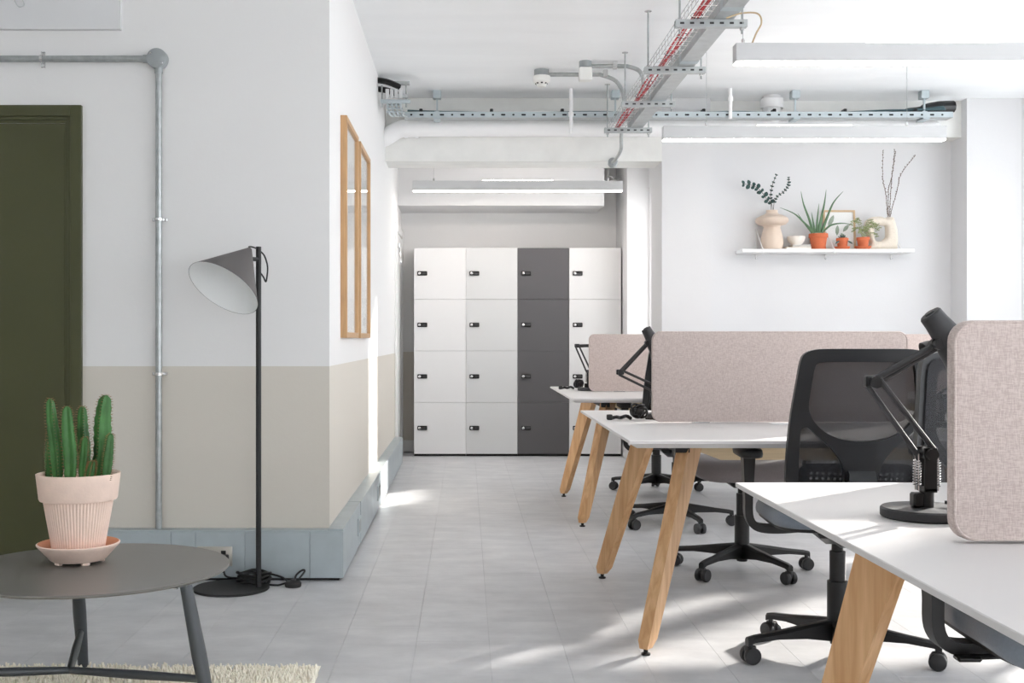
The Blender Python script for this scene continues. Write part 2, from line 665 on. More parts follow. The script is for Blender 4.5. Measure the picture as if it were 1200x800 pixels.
def window_wall(name, axis, pos, span, thick, holes, z0, z1):
    """solid wall with openings; holes: (a, b) intervals along the wall"""
    mb = MB()

    def bx(a, b, za, zb):
        if axis == 'x':
            mb.box((pos, a, za), (pos + thick, b, zb))
        else:
            mb.box((a, pos, za), (b, pos + thick, zb))
    a = span[0]
    for (h0, h1) in holes:
        bx(a, h0, 0, CH)
        bx(h0, h1, 0, z0)
        bx(h0, h1, z1, CH)
        a = h1
    bx(a, span[1], 0, CH)
    return struct(name, mb, 'white_paint')


WN = [0]


def window(axis, pos, a, b, z0, z1, nm):
    WN[0] += 1
    w = 0.05
    fr = MB()

    def bx(m, p, q, za, zb, d0, d1):
        if axis == 'x':
            m.box((pos + d0, p, za), (pos + d1, q, zb))
        else:
            m.box((p, pos + d0, za), (q, pos + d1, zb))
    bx(fr, a, a + w, z0, z1, .06, .12)
    bx(fr, b - w, b, z0, z1, .06, .12)
    bx(fr, a + w, b - w, z0, z0 + w, .06, .12)
    bx(fr, a + w, b - w, z1 - w, z1, .06, .12)
    for k in range(1, nm):
        c = a + (b - a) * k / nm
        bx(fr, c - .02, c + .02, z0 + w, z1 - w, .06, .12)
    o = struct('window_%d' % WN[0], fr, 'gloss_white')
    for k in range(nm):
        p, q = a + (b - a) * k / nm + .02, a + (b - a) * (k + 1) / nm - .02
        g = MB()
        bx(g, p, q, z0 + .03, z1 - .03, .087, .093)
        g.build('pane', 'window_glass', o, smooth=0)


RW = [(-2.4, 0.2), (0.7, 3.0), (3.3, 5.35), (5.6, 7.94), (8.06, 8.40)]  # first opening is out of view, added to brighten the front wall
window_wall('wall_right', 'x', RX, (NY - .2, 8.76), 0.2, RW, 0.85, 2.66)
for a, b in RW:
    window('x', RX, a, b, 0.85, 2.66, 2 if b - a > 1 else 1)
FILL_WIN = [(0.6, 3.4)]  # unseen window behind the camera, added for fill light
window_wall('wall_behind', 'y', NY - 0.2, (NX - .2, RX), 0.2, FILL_WIN, 0.6, 2.7)
for a, b in FILL_WIN:
    window('y', NY - 0.2, a, b, 0.6, 2.7, 3 if b - a > 2 else 1)
window_wall('wall_recess', 'x', 1.62, (9.25, BY + .2), 0.15, [(9.30, 10.18)], 0.82, 2.40)
window('x', 1.60, 9.30, 10.18, 0.82, 2.40, 1)

# green door in the front wall
dx1 = at(97, 0, FY).x
dz1 = at(0, 124, FY).z
fr = MB()
fr.box((-2.62, FY - 0.022, 0), (-2.50, FY, dz1), 0.002)
fr.box((dx1 - 0.05, FY - 0.022, 0), (dx1, FY, dz1), 0.002)
fr.box((-2.50, FY - 0.022, dz1 - 0.05), (dx1 - 0.05, FY, dz1), 0.002)
fr.box((dx1 - 0.064, FY - 0.014, 0), (dx1 - 0.05, FY, dz1 - 0.05), 0.001)
fr.box((-2.50, FY - 0.014, dz1 - 0.064), (dx1 - 0.064, FY, dz1 - 0.05), 0.001)
fr.box((dx1 - 0.078, FY - 0.006, 0), (dx1 - 0.064, FY, dz1 - 0.064), 0.001)
fr.box((-2.50, FY - 0.006, dz1 - 0.078), (dx1 - 0.078, FY, dz1 - 0.064), 0.001)
door = struct('door_1', MB().box((-2.50, FY - 0.002, 0.008), (dx1 - 0.0785, FY + 0.02, dz1 - 0.0785), 0.002), 'olive')
fr.build('door_frame', 'olive', door)
hm = MB().lathe([(0.026, 0), (0.026, 0.008), (0.010, 0.010), (0.010, 0.05)], 20, Matrix.Translation((-2.44, FY - 0.002, 1.0)) @ Matrix.Rotation(R(90), 4, 'X'))
hm.tube([(-2.44, FY - .05, 1.0), (-2.32, FY - .05, 1.0)], 0.010, 10)
hm.build('door_handle', 'bright_metal', door)

# white door far along the left wall
d2 = MB().box((LX - 0.001, 9.90, 0), (LX + 0.018, 9.97, 2.08), 0.003)
d2.box((LX - 0.001, 10.82, 0), (LX + 0.018, 10.89, 2.08), 0.003)
d2.box((LX - 0.001, 9.97, 2.01), (LX + 0.018, 10.82, 2.08), 0.003)
door2 = struct('door_2', MB().box((LX - .001, 9.975, 0.01), (LX + 0.006, 10.815, 2.005)), 'gloss_white')
d2.build('door_frame', 'gloss_white', door2)
hk = MB().tube(spl([(LX + .02, 10.14, 1.90), (LX + .03, 10.14, 1.88), (LX + .035, 10.11, 1.80), (LX + .035, 10.11, 1.74),
                    (LX + .035, 10.19, 1.74), (LX + .035, 10.17, 1.80), (LX + .03, 10.14, 1.88)], 5), 0.006, 8)
hk.box((LX + .006, 10.12, 1.87), (LX + .03, 10.16, 1.91), 0.003)
hk.build('coat_hook', 'bright_metal', door2)

# ------------------------------------------------------------------ skirting trunking
TX, TY, TH = -0.543, 5.09, 0.222
bl = struct('baseboard_front', MB().box((dx1 + 0.006, TY + 0.006, 0.012), (TX - 0.006, FY, TH), 0.002), 'trunking_metal')
MB().box((dx1 + 0.006, TY + 0.02, 0.0), (TX - .02, FY, 0.012)).build('shadow_gap', 'black_matte', bl, smooth=0)
segs = [dx1 + 0.006, at(200, 0, TY).x, at(229, 0, TY).x, at(287, 0, TY).x, at(363, 0, TY).x, TX - 0.003]
for a, b in zip(segs[:-1], segs[1:]):
    MB().box((a + 0.001, TY, 0.014), (b - 0.001, TY + 0.008, TH - 0.004), 0.0015).build('lid_panel', 'trunking_metal', bl)
for a, b in zip(segs[:-1], segs[1:]):
    MB().box((a + 0.002, TY + 0.004, TH - 0.003), (b - 0.002, FY, TH + 0.002), 0.001).build('top_lip', 'trunking_metal', bl)
bs = struct('baseboard_left', MB().box((LX, TY + 0.01, 0.012), (TX - 0.0085, 9.88, TH - .004), 0.002), 'trunking_metal')
MB().box((LX, TY + 0.02, 0.0), (TX - .02, 9.88, 0.012)).build('shadow_gap', 'black_matte', bs, smooth=0)
ys = [5.092, 5.17, 5.77, 5.96, 7.05, 7.33, 8.62, 9.2, 9.88]
for j, (a, b) in enumerate(zip(ys[:-1], ys[1:])):
    sock = j in (2, 4)
    dd = 0.005 if sock else 0.008
    MB().box((TX - 0.008, a + 0.0015, 0.014), (TX - 0.008 + dd, b - 0.0015, TH - 0.004), 0.0015).build('lid_panel', 'trunking_metal', bs)
    MB().box((LX, a + 0.0015, TH - 0.003), (TX - 0.008 + dd, b - 0.0015, TH + 0.004 + dd * 0.4), 0.001).build('top_lip', 'trunking_metal', bs)
    if sock:
        p = MB().box((TX - .006, a + .03, 0.075), (TX + .004, b - .03, 0.165), 0.003).build('socket_plate', 'trunking_metal', bs)
        MB().box((TX + .0035, a + .05, 0.09), (TX + .006, b - .05, 0.15), 0.001).build('socket_insert', 'box_grey', p)

# socket and plug on the front trunking
sp0, sp1 = at(231.5, 640, TY), at(272.5, 663, TY)
so = thing('wall_socket', 'brushed steel double wall socket on the galvanised skirting behind the round table', 'socket', (sp0.x, TY, sp1.z))
sw, sh = sp1.x - sp0.x, sp0.z - sp1.z
MB().box((0, -0.008, 0), (sw, 0, sh), 0.003, 2).build('face_plate', 'steel_plate', so)
MB().box((sw * .18, -0.0095, sh * .56), (sw * .32, -0.007, sh * .8), 0.001).build('switch', 'black', so)
MB().box((sw * .68, -0.0095, sh * .56), (sw * .82, -0.007, sh * .8), 0.001).build('switch', 'black', so)
MB().box((sw * .12, -0.009, sh * .12), (sw * .40, -0.007, sh * .5), 0.001).build('insert', 'black', so)
pl = thing('power_plug', 'black power plug pushed into the steel double socket', 'plug', (sp0.x + sw * .76, TY - 0.008, sp1.z + sh * .32))
MB().box((-0.024, -0.04, -0.026), (0.024, 0, 0.026), 0.006, 2).build('plug_body', 'black_rubber', pl)
MB().tube([(0, -.02, -.02), (0, -.022, -.05)], 0.006, 8).build('strain_relief', 'black_rubber', pl)

# ------------------------------------------------------------------ conduit on the front wall
cy = FY - 0.026
jb = at(184.5, 69, cy)
jt = thing('junction_box', 'round grey conduit junction box beside the olive door', 'junction box', (jb.x, FY, jb.z))
MB().lathe([(0.043, 0), (0.045, 0.004), (0.045, 0.038), (0.042, 0.042)], 28, Matrix.Rotation(R(90), 4, 'X')).build('box_body', 'box_grey', jt)
MB().lathe([(0.044, 0.042), (0.044, 0.046), (0.041, 0.048)], 28, Matrix.Rotation(R(90), 4, 'X')).build('cover', 'box_grey', jt)
for s in (-1, 1):
    MB().lathe([(0.005, 0.048), (0.005, 0.0495), (0.003, 0.0505)], 10, Matrix.Translation((-.025 * s, 0, .022 * s)) @ Matrix.Rotation(R(90), 4, 'X')).build('screw', 'bright_metal', jt)
MB().tube([(-.04, -.026, 0), (-.062, -.026, 0)], 0.018, 14).build('spout', 'box_grey', jt)
MB().tube([(.006, -.026, -.04), (.006, -.026, -.064)], 0.018, 14).build('spout', 'box_grey', jt)
hx = jb.x - 0.058
c1 = thing('conduit_pipe', 'horizontal steel conduit running above the olive door', 'conduit', (hx, FY, jb.z))
MB().tube([(0, -.026, 0), (-2.6 - hx - 0.6, -.026, 0)], 0.0145, 14).build('pipe', 'conduit_metal', c1)
zb = TH + 0.003
c2 = thing('conduit_pipe', 'vertical steel conduit from junction box down to the skirting trunking', 'conduit', (jb.x + 0.006, FY, zb))
MB().tube([(0, -.026, 0), (0, -.026, jb.z - 0.06 - zb)], 0.0145, 14).build('pipe', 'conduit_metal', c2)


def saddle(par, p, axis):
    M = Matrix.Translation(p) @ (Matrix.Rotation(R(90), 4, 'Y') if axis == 'x' else Matrix.Identity(4))
    mb = MB().lathe([(0.0150, -0.006), (0.0185, -0.006), (0.0185, 0.006), (0.0150, 0.006)], 20, M, cap=False)
    if axis == 'x':
        mb.box((p[0] - .007, 0, p[2] - .034), (p[0] + .007, -.012, p[2] + .034), 0.002)
    else:
        mb.box((p[0] - .034, -.012, p[2] - .007), (p[0] + .034, 0, p[2] + .007), 0.002)
    return mb.build('saddle_clip', 'bright_metal', par)


saddle(c1, (at(49, 0, cy).x - hx, -.026, 0), 'x')
for py in (257, 438):
    saddle(c2, (0, -.026, at(0, py, cy).z - zb), 'z')
# loose wire on the boxing above the door
lw = MB().tube(spl([(-2.02, FY - .034, 2.62), (-2.0, FY - .036, 2.56), (-1.98, FY - .04, 2.545), (-1.965, FY - .036, 2.56), (-1.985, FY - .036, 2.60)], 6), 0.0025, 6)
tag(lw.build('loose_wire', 'fixture_white'), 'thin white loop of wire on the boxing above the olive door', 'wire')

# ------------------------------------------------------------------ pictures on the left wall
for n, (y0, y1, lab) in enumerate(((5.61, 6.23, 'oak framed faint line drawing hung next to the outer wall corner'),
                                   (6.35, 7.0, 'oak framed drawing with a small grey block, hung deeper along the wall'))):
    z0, z1 = 1.075, 2.16
    t = thing('picture_frame', lab, 'picture', (LX, (y0 + y1) / 2, z0), group='oak frames on the left wall')
    w = (y1 - y0) / 2
    h = z1 - z0
    fw, d = 0.028, 0.032
    MB().box((0, -w, 0), (d, -w + fw, h), 0.0015).build('stile', 'frame_oak', t)
    MB().box((0, w - fw, 0), (d, w, h), 0.0015).build('stile', 'frame_oak', t)
    MB().box((0, -w + fw, 0), (d, w - fw, fw), 0.0015).build('rail', 'frame_oak', t)
    MB().box((0, -w + fw, h - fw), (d, w - fw, h), 0.0015).build('rail', 'frame_oak', t)
    art = MB().box((0.002, -w + fw, fw), (0.010, w - fw, h - fw)).build('artwork', 'paper', t, smooth=0)
    sk = MB()
    for k in range(5):
        a = -w * .5 + w * .25 * k
        sk.tube(spl([(0.0105, a, .2), (0.0105, a + .03, .45), (0.0105, a - .02, .7), (0.0105, a + .02, .9)], 5), 0.0015, 4)
    sk.build('drawn_lines', 'sketch', art)
    if n == 1:
        MB().box((.0102, w - .26, .07), (.0112, w - .10, .12)).build('printed_block', 'sketch', art, smooth=0)
    MB().box((d - 0.012, -w + fw - .002, fw - .002), (d - 0.009, w - fw + .002, h - fw + .002)).build('glass', 'picture_glass', t, smooth=0)

# ------------------------------------------------------------------ lockers
LYF = 10.50
lx = [at(p, 0, LYF).x for p in (485, 546, 606.5, 667, 728)]
ltop = 1.9
lkdoor_h = (ltop - 0.022) / 4
for n in range(4):
    m = ['locker_white', 'locker_light', 'locker_dark', 'locker_pale'][n]
    lab = ['white four-door locker column standing next to the taupe wall corner', 'light grey four-door locker column between the white and the charcoal ones',
           'charcoal grey four-door locker column', 'pale grey four-door locker column partly behind the far desk'][n]
    w = lx[n + 1] - lx[n]
    t = thing('locker', lab, 'locker', (lx[n], LYF, 0), group='locker columns against the back wall')
    MB().box((0.001, 0.02, 0.022), (w - 0.001, 0.42, ltop - 0.001)).build('body', 'locker_body' if n != 2 else 'locker_dark', t, smooth=0)
    MB().box((0.001, 0.03, 0), (w - 0.001, 0.40, 0.022)).build('plinth', 'black_matte', t, smooth=0)
    dm = MB().box((0.0012, 0, 0.0012), (w - 0.0012, 0.019, lkdoor_h - 0.0012), 0.0012).mesh('door', m)
    lk = MB().box((0.032, -0.012, -0.02), (0.122, 0, 0.02), 0.008, 2).mesh('lock', 'black')
    kn = MB().lathe([(0.012, 0), (0.012, 0.006), (0.009, 0.008)], 14, Matrix.Translation((0.052, -0.012, 0)) @ Matrix.Rotation(R(90), 4, 'X')).mesh('lock_button', 'bright_metal')
    dsp = MB().box((0.076, -0.0135, -0.010), (0.112, -0.011, 0.010), 0.001).mesh('lock_keypad', 'charcoal')
    for k in range(4):
        d = bpy.data.objects.new('door', dm)
        COL.objects.link(d)
        d.parent = t
        d.location = (0, 0, 0.022 + k * lkdoor_h)
        for nm, me in (('lock', lk), ('lock_button', kn), ('lock_keypad', dsp)):
            q = bpy.data.objects.new(nm, me)
            COL.objects.link(q)
            q.parent = d
            q.location = (0, 0, lkdoor_h * 0.505)

# ------------------------------------------------------------------ linear pendant lights
def pendant(cx, Y, label, wires, L=1.8):
    z0, h, w = 2.335, 0.09, 0.07
    t = thing('pendant_light', label, 'light', (cx, Y + w / 2, z0), group='linear white pendant lights')
    MB().box((-L / 2, -w / 2, 0.006), (L / 2, w / 2, h), 0.002).build('housing', 'fixture_white', t)
    MB().box((-L / 2 + 0.004, -w / 2 + 0.002, 0), (L / 2 - 0.004, w / 2 - 0.002, 0.0065), 0.001).build('diffuser', 'lamp_glow', t)
    MB().box((-0.3, -w / 2 + 0.006, h - 0.0005), (0.3, w / 2 - 0.006, h + 0.006), 0.001).build('uplight', 'uplight_glow', t)
    for x in wires:
        MB().tube([(x, 0, h), (x, 0, CH - z0)], 0.0016, 6).build('suspension_wire', 'conduit_metal', t)
        MB().lathe([(0.008, 0), (0.008, 0.02), (0.003, 0.028)], 10, Matrix.Translation((x, 0, h))).build('wire_grip', 'bright_metal', t)
    return t


pendA = pendant(2.136, 5.27, 'lit linear pendant hung across the second bench, with curled feed cable', (-.86, .62))
pendB = pendant(2.156, 7.32, 'lit linear pendant in front of the plant shelf', (-.62, .66))
pendC = pendant(0.443, 9.86, 'lit linear pendant inside the locker recess', (-.72, .78))
pA = at(886, 48, 5.3)
MB().tube(spl([(-.82, 0, .09), (-.80, 0, .14), (-.775, .0, .19), (-.79, .01, .235), (-.86, .02, .24), (-.93, .03, .22)], 6), 0.004, 8).build('feed_cable', 'book_tan', pendA)
MB().tube(spl([(.78, 0, .10), (.80, 0, .13), (.84, 0, .10), (.87, -.02, .11)], 6), 0.003, 6).build('feed_cable', 'fixture_white', pendC)

# ------------------------------------------------------------------ services at the ceiling
# trapeze hangers
for n, Y in enumerate((5.48, 6.43, 7.36, 8.28)):
    lab = ['trapeze hanger of slotted steel channel beside the curled feed cable', 'slotted trapeze hanger where a conduit drops into the wire basket',
           'slotted trapeze hanger one short of the beam end', 'slotted trapeze hanger at the beam end of the basket, conduit drop below'][n]
    t = thing('trapeze_hanger', lab, 'bracket', (1.165, Y, 2.55), group='trapeze hangers under the ceiling trunking')
    mb = MB().box((-.17, -.02, 0), (.17, .02, .004))
    mb.box((-.17, -.02, .004), (.17, -.016, .035))
    mb.box((-.17, .016, .004), (.17, .02, .035))
    mb.box((-.17, -.016, .031), (.17, -.008, .035))
    mb.box((-.17, .008, .031), (.17, .016, .035))
    mb.build('channel', 'galvanised', t, smooth=0)
    for k in range(7):
        x = -.14 + .047 * k
        MB().box((x - .010, -.0206, .012), (x + .010, -.0196, .022)).build('slot', 'charcoal', t, smooth=0)
    for s in (-1, 1):
        r = MB().tube([(s * .148, 0, -.03), (s * .148, 0, CH - 2.55)], 0.005, 8).build('threaded_rod', 'conduit_metal', t)
        MB().lathe([(0.011, -.012), (0.011, 0)], 6).build('nut', 'bright_metal', r, (s * .148, 0, 0))
        MB().lathe([(0.02, CH - 2.55 - .004), (0.02, CH - 2.55)], 12).build('washer', 'bright_metal', r, (s * .148, 0, 0))
# wire basket
zt = 2.587
bx0, bx1 = 1.045, 1.145
wb = thing('wire_basket', 'galvanised wire cable basket carrying red cables towards the beam', 'cable tray', (1.095, 6.6, zt))
mb = MB()
y0, y1 = 4.3, 8.45
for x, z in ((bx0, .003), (bx0 + .033, .003), (bx1 - .033, .003), (bx1, .003), (bx0, .035), (bx1, .035), (bx0, .06), (bx1, .06)):
    mb.tube([(x - 1.095, y0 - 6.6, z), (x - 1.095, y1 - 6.6, z)], 0.002, 5)
k = y0 + .04
while k < y1:
    mb.tube([(bx0 - 1.095, k - 6.6, .062), (bx0 - 1.095, k - 6.6, 0), (bx1 - 1.095, k - 6.6, 0), (bx1 - 1.095, k - 6.6, .062)], 0.002, 5)
    k += 0.09
mb.build('basket_wires', 'bright_metal', wb)
for n in range(3):
    pts = []
    for k in range(22):
        y = y0 + (y1 - y0) * k / 21
        pts.append((1.078 + .016 * n + .006 * math.sin(k * 1.3 + n * 2), y, zt + .014 + .004 * math.cos(k + n)))
    lab = 'red fire alarm cable lying in the wire basket'
    tag(MB().tube(spl(pts, 3), 0.0052, 7).build('red_cable', 'red_cable'), lab, 'cable', 'red cables in the wire basket')
for n in range(9):
    y = 5.1 + n * .36
    o = MB().lathe([(0.0275, -.005), (0.0295, -.005), (0.0295, .005), (0.0275, .005)], 10, Matrix.Translation((1.094, y, zt + .014)) @ Matrix.Rotation(R(90), 4, 'X') @ Matrix.Diagonal((1, .5, 1, 1)), cap=False).build('cable_tie', 'black')
    tag(o, 'black cable tie around the red cables in the basket', 'cable tie', 'ties on the red cables')
# solid trunking beside it
tr = thing('steel_trunking', 'closed galvanised steel trunking running beside the wire basket', 'trunking', (1.225, 6.4, 2.587))
MB().box((-.048, -2.1, 0), (.048, 2.0, .075), 0.002).build('trunking_body', 'galvanised', tr)
for k in range(4):
    MB().box((-.05, -2.1 + k * 1.025 + .002, .0755), (.05, -2.1 + (k + 1) * 1.025 - .002, .08), 0.001).build('lid', 'galvanised', tr)
for k in range(3):
    MB().box((-.0495, -1.1 + k * 1.025 - .03, -.0012), (.0495, -1.1 + k * 1.025 + .03, .0735), .0008).build('joint_collar', 'trunking_metal', tr)

# white pipes at the beam
pz = at(0, 147.5, 8.6).z
wp = thing('soil_pipe', 'thick white painted pipe running along the beam to the column', 'pipe', (1.6, 8.68, pz))
MB().tube(spl([(LX - 1.6 - .10, 0, -.11), (LX - 1.6 + .0, 0, -.075), (LX - 1.6 + .10, 0, -.015), (LX - 1.6 + .20, 0, 0)], 6) + spl([(1.78, 0, 0), (1.88, .01, 0), (1.94, .06, 0), (1.95, .16, 0)], 5), 0.066, 20).build('pipe', 'pipe_white', wp)
for x in (-.45, -.37):
    MB().tube([(x - 1.6 - .012, 0, 0), (x - 1.6 + .012, 0, 0)], 0.077, 20).build('coupling', 'pipe_white', wp)
MB().tube([(-.445 - 1.6, 0, 0), (-.37 - 1.6, 0, 0)], 0.071, 20).build('coupling_sleeve', 'pipe_white', wp)
vx = at(908, 0, 8.6).x
vp = thing('vent_pipe', 'short stout white pipe rising from the long pipe to the ceiling', 'pipe', (vx, 8.68, pz + .066))
MB().lathe([(.066, -.05), (.066, CH - pz - .066)], 20).build('pipe', 'pipe_white', vp)
MB().lathe([(.08, .08), (.084, .085), (.084, .15), (.078, .155)], 20, cap=False).build('collar', 'pipe_white', vp)
for n, px in enumerate((668, 853)):
    x = at(px, 0, 8.5).x
    lab = ['thin white drop pipe crossing the cable tray next to the smoke detector', 'thin white drop pipe crossing the tray next to the stout vent pipe'][n]
    t = thing('drop_pipe', lab, 'pipe', (x, 8.42, at(0, 158 if n == 0 else 140, 8.45).z), group='thin white drop pipes')
    zl = t.location.z
    MB().tube([(0, 0, 0), (0, 0, CH - zl)], 0.013, 10).build('pipe', 'pipe_white', t)
    MB().lathe([(.02, .13), (.02, .16)], 12).build('coupler', 'pipe_white', t)

# perforated cable tray along the beam
ty0, tz = 8.46, at(0, 137.5, 8.46).z
tx0, tx1 = at(474, 0, ty0).x, at(1117, 0, ty0).x
tp = thing('cable_tray', 'slotted galvanised cable tray running along the beam', 'cable tray', (tx0, ty0, tz))
holes = []
L = tx1 - tx0
k = .05
n = 0
while k < L - .05:
    hw = .016 if n % 2 else .008
    holes.append(rrect(k - hw, k + hw, .013, .026, .004, 2))
    k += .075
    n += 1
MB().plate(rrect(0, L, 0, .042, .003, 1), holes, .002, lambda u, v, w: Vector((u, w, v))).build('slotted_side', 'trunking_metal', tp, smooth=0)
MB().box((0, .001, 0), (L, .12, .002)).build('tray_base', 'galvanised', tp, smooth=0)
MB().box((0, .118, .002), (L, .12, .042)).build('rear_side', 'galvanised', tp, smooth=0)
for px in (512, 722, 934, 1086):
    x = at(px, 0, 8.45).x - tx0
    h = CH - tz
    b = MB().box((x - .018, .02, .042), (x + .018, .06, .05), .002)
    b.box((x - .006, .03, .05), (x + .006, .045, h - .05))
    b.box((x - .03, .01, h - .06), (x + .03, .08, h), .004)
    b.box((x - .025, -.01, -.014), (x + .025, .122, -.002), .002)
    b.build('hanger', 'trunking_metal', tp)
CABX = []
for n in range(4):
    pts = []
    for k in range(30):
        x = tx0 + .02 + (L - .06) * k / 29
        end = max(0, (x - (tx1 - .75)) / .75)
        st = max(0, (tx0 + .25 - x) / .25)
        pts.append((x, ty0 + .036 + .016 * n, tz + .042 + .006 * math.sin(k * .8 + n) + end * (.03 + .012 * n) + st * .015) if n < 3 else (x, ty0 + .016, tz + .0195))  # last run: black strip added behind the slots as their inner shade
    m = 'teal_cable' if n < 3 else 'black'
    lab = 'blue grey data cable lying on the slotted tray' if n < 3 else 'black strip added inside the slotted tray, standing in for the dark behind its slots'
    tag(MB().tube(spl(pts, 3), .007 if n < 3 else .0125, 6).build('data_cable' if n < 3 else 'slot_dark_strip', m), lab, 'cable', 'cables on the slotted tray' if n < 3 else None)
for n in range(8):
    x = tx0 + .12 + n * .52
    tag(MB().box((x - .012, ty0 + .004, tz + .038), (x + .012, ty0 + .075, tz + .066), .004).build('cable_tie', 'black'),
        'black tie around the cables on the slotted tray', 'cable tie', 'ties on the tray cables')
# black bundle at the column end
bp_ = [at(1117, 125, 8.62), at(1095, 126, 8.60), at(1075, 130, 8.58), at(1040, 133.5, 8.56)]
tag(MB().tube(spl(bp_, 6), [.045] * 6 + [.042] * 5 + [.03] * 4 + [.016] * 3 + [.01], 10).build('cable_bundle', 'black'),
    'thick black cable bundle at the column end of the tray', 'cable bundle')

# cable entry in the corner over the left wall
ce = thing('cable_ladder_end', 'galvanised hanger frame and slotted bend in the corner above the left wall', 'cable tray', (at(462, 0, 8.0).x, 8.0, at(0, 119, 8.0).z))
cz_ = ce.location.z


def lp(px, py, Y):
    return at(px, py, Y) - ce.location


for py, a, b, m in ((119, 446, 481, 'trunking_metal'), (97.5, 462, 480, 'galvanised'), (113, 466, 478, 'galvanised')):
    p, q = lp(a, py, 8.0), lp(b, py, 8.0)
    MB().box((p.x, -.02, p.z - .012), (q.x, .02, p.z + .012), .002).build('channel', m, ce)
for px in (447.5, 476):
    p, q = lp(px, 119, 8.0), lp(px, 100, 8.0)
    MB().tube([p + Vector((0, 0, -.04)), q], .006, 8).build('threaded_rod', 'conduit_metal', ce)
for k in range(4):
    px = 452 + 5.2 * k
    p, q = lp(px, 105, 7.98), lp(px + 4.2, 116, 7.98)
    MB().box((p.x, -.05, q.z), (q.x, -.035, p.z), .003).build('terminal_block', 'fixture_white', ce)
bend = MB()
for k in range(4):
    px = 454 + 5 * k
    bend.tube(spl([lp(px, 120, 8.0), lp(px + 1, 127, 8.05), lp(px + 3, 134, 8.15), lp(px + 8, 136, 8.35)], 5), .008, 6)
for py, w in ((123, 8), (127, 9), (131, 10)):
    bend.tube([lp(453, py, 8.02), lp(453 + w * 2.1, py, 8.02)], .005, 6)
bend.build('slotted_bend', 'trunking_metal', ce)
blk = [at(441, 94, 8.0), at(452, 95.5, 7.97), at(462, 99, 7.97), at(468, 102, 7.99)]
for dz in (0, .046):
    tag(MB().tube([p + Vector((0, dz, -dz * 1.1)) for p in spl(blk, 5)], .021, 9).build('cable_bundle', 'black'),
        'thick black cable bundle leaving the corner above the left wall', 'cable bundle', 'black bundles in the wall corner')

# smoke detector, sensor and conduit bends
cdz = CH - .032
dp = at(634.5, 87, 7.84)
sd = thing('smoke_detector', 'white domed smoke detector on a conduit box under the ceiling', 'smoke detector', (dp.x, 7.84, CH))
MB().lathe([(.048, -.042), (.05, -.04), (.05, 0)], 20).build('mounting_box', 'box_grey', sd)
MB().lathe([(.0, -.115), (.03, -.114), (.034, -.10), (.044, -.088), (.057, -.08), (.06, -.06), (.06, -.044), (.055, -.042)], 24).build('detector_head', 'detector', sd)
for a in range(8):
    M = Matrix.Rotation(a * PI / 4, 4, 'Z') @ Matrix.Translation((.038, 0, -.094))
    MB().box((-.004, -.007, -.004), (.004, .007, .004), 0, 1, M).build('vent_slot', 'black', sd, smooth=0)
sp_ = at(686, 80, 7.6)
se = thing('motion_sensor', 'white square ceiling sensor on a round conduit box', 'sensor', (sp_.x, 7.6, CH))
MB().lathe([(.04, -.042), (.042, -.04), (.042, 0)], 20).build('mounting_box', 'box_grey', se)
MB().box((-.042, -.042, -.13), (.042, .042, -.043), .01, 2).build('sensor_body', 'detector', se)
e1 = at(731, 128, 7.84)
mb = MB().tube([(dp.x + .05, 7.84, cdz)] + [(at(700, 0, 7.84).x, 7.84, cdz)] +
               spl([(at(703, 0, 7.84).x, 7.84, cdz), (at(722, 0, 7.84).x, 7.84, cdz - .045), (e1.x, 7.84, cdz - .15), (e1.x, 7.84, 2.60)], 6), .014, 10)
c3 = thing('conduit_pipe', 'steel conduit from the smoke detector bending down into the basket', 'conduit', (dp.x, 7.84, CH))
for v in mb.v:
    v -= c3.location
mb.build('pipe', 'conduit_metal', c3)
MB().box((.42, -.02, -.05), (.45, .02, 0), .004).build('saddle_clip', 'bright_metal', c3)
e2 = at(757, 92, 7.6)
mb = MB().tube([(sp_.x + .042, 7.6, cdz)] + [(at(730, 0, 7.6).x, 7.6, cdz)] +
               spl([(at(735, 0, 7.6).x, 7.6, cdz), (at(749, 0, 7.6).x, 7.6, cdz - .03), (1.17, 7.6, cdz - .10), (1.17, 7.6, 2.66)], 6), .014, 10)
c4 = thing('conduit_pipe', 'steel conduit from the square sensor bending down to the trunking', 'conduit', (sp_.x, 7.6, CH))
for v in mb.v:
    v -= c4.location
mb.build('pipe', 'conduit_metal', c4)
MB().box((.18, -.02, -.05), (.21, .02, 0), .004).build('saddle_clip', 'bright_metal', c4)
e3 = at(728, 158, 8.4)
c5 = thing('conduit_pipe', 'flexible grey conduit dropping from the last hanger to a round box', 'conduit', (e3.x, 8.4, 2.55))
mb = MB().tube(spl([(e3.x, 8.36, 2.60), (e3.x, 8.4, 2.53), (e3.x + .005, 8.45, 2.46), (at(722, 0, 8.6).x, 8.6, 2.415), (at(718, 0, 8.68).x, 8.68, 2.40)], 6), .013, 10)
for v in mb.v:
    v -= c5.location
mb.build('pipe', 'conduit_metal', c5)
bxp = at(717, 190, 8.8)
MB().lathe([(.036, 0), (.036, .035), (.03, .04)], 18, Matrix.Translation(Vector((bxp.x, 8.76, 2.40)) - c5.location) @ Matrix.Rotation(R(70), 4, 'X')).build('end_box', 'box_grey', c5)

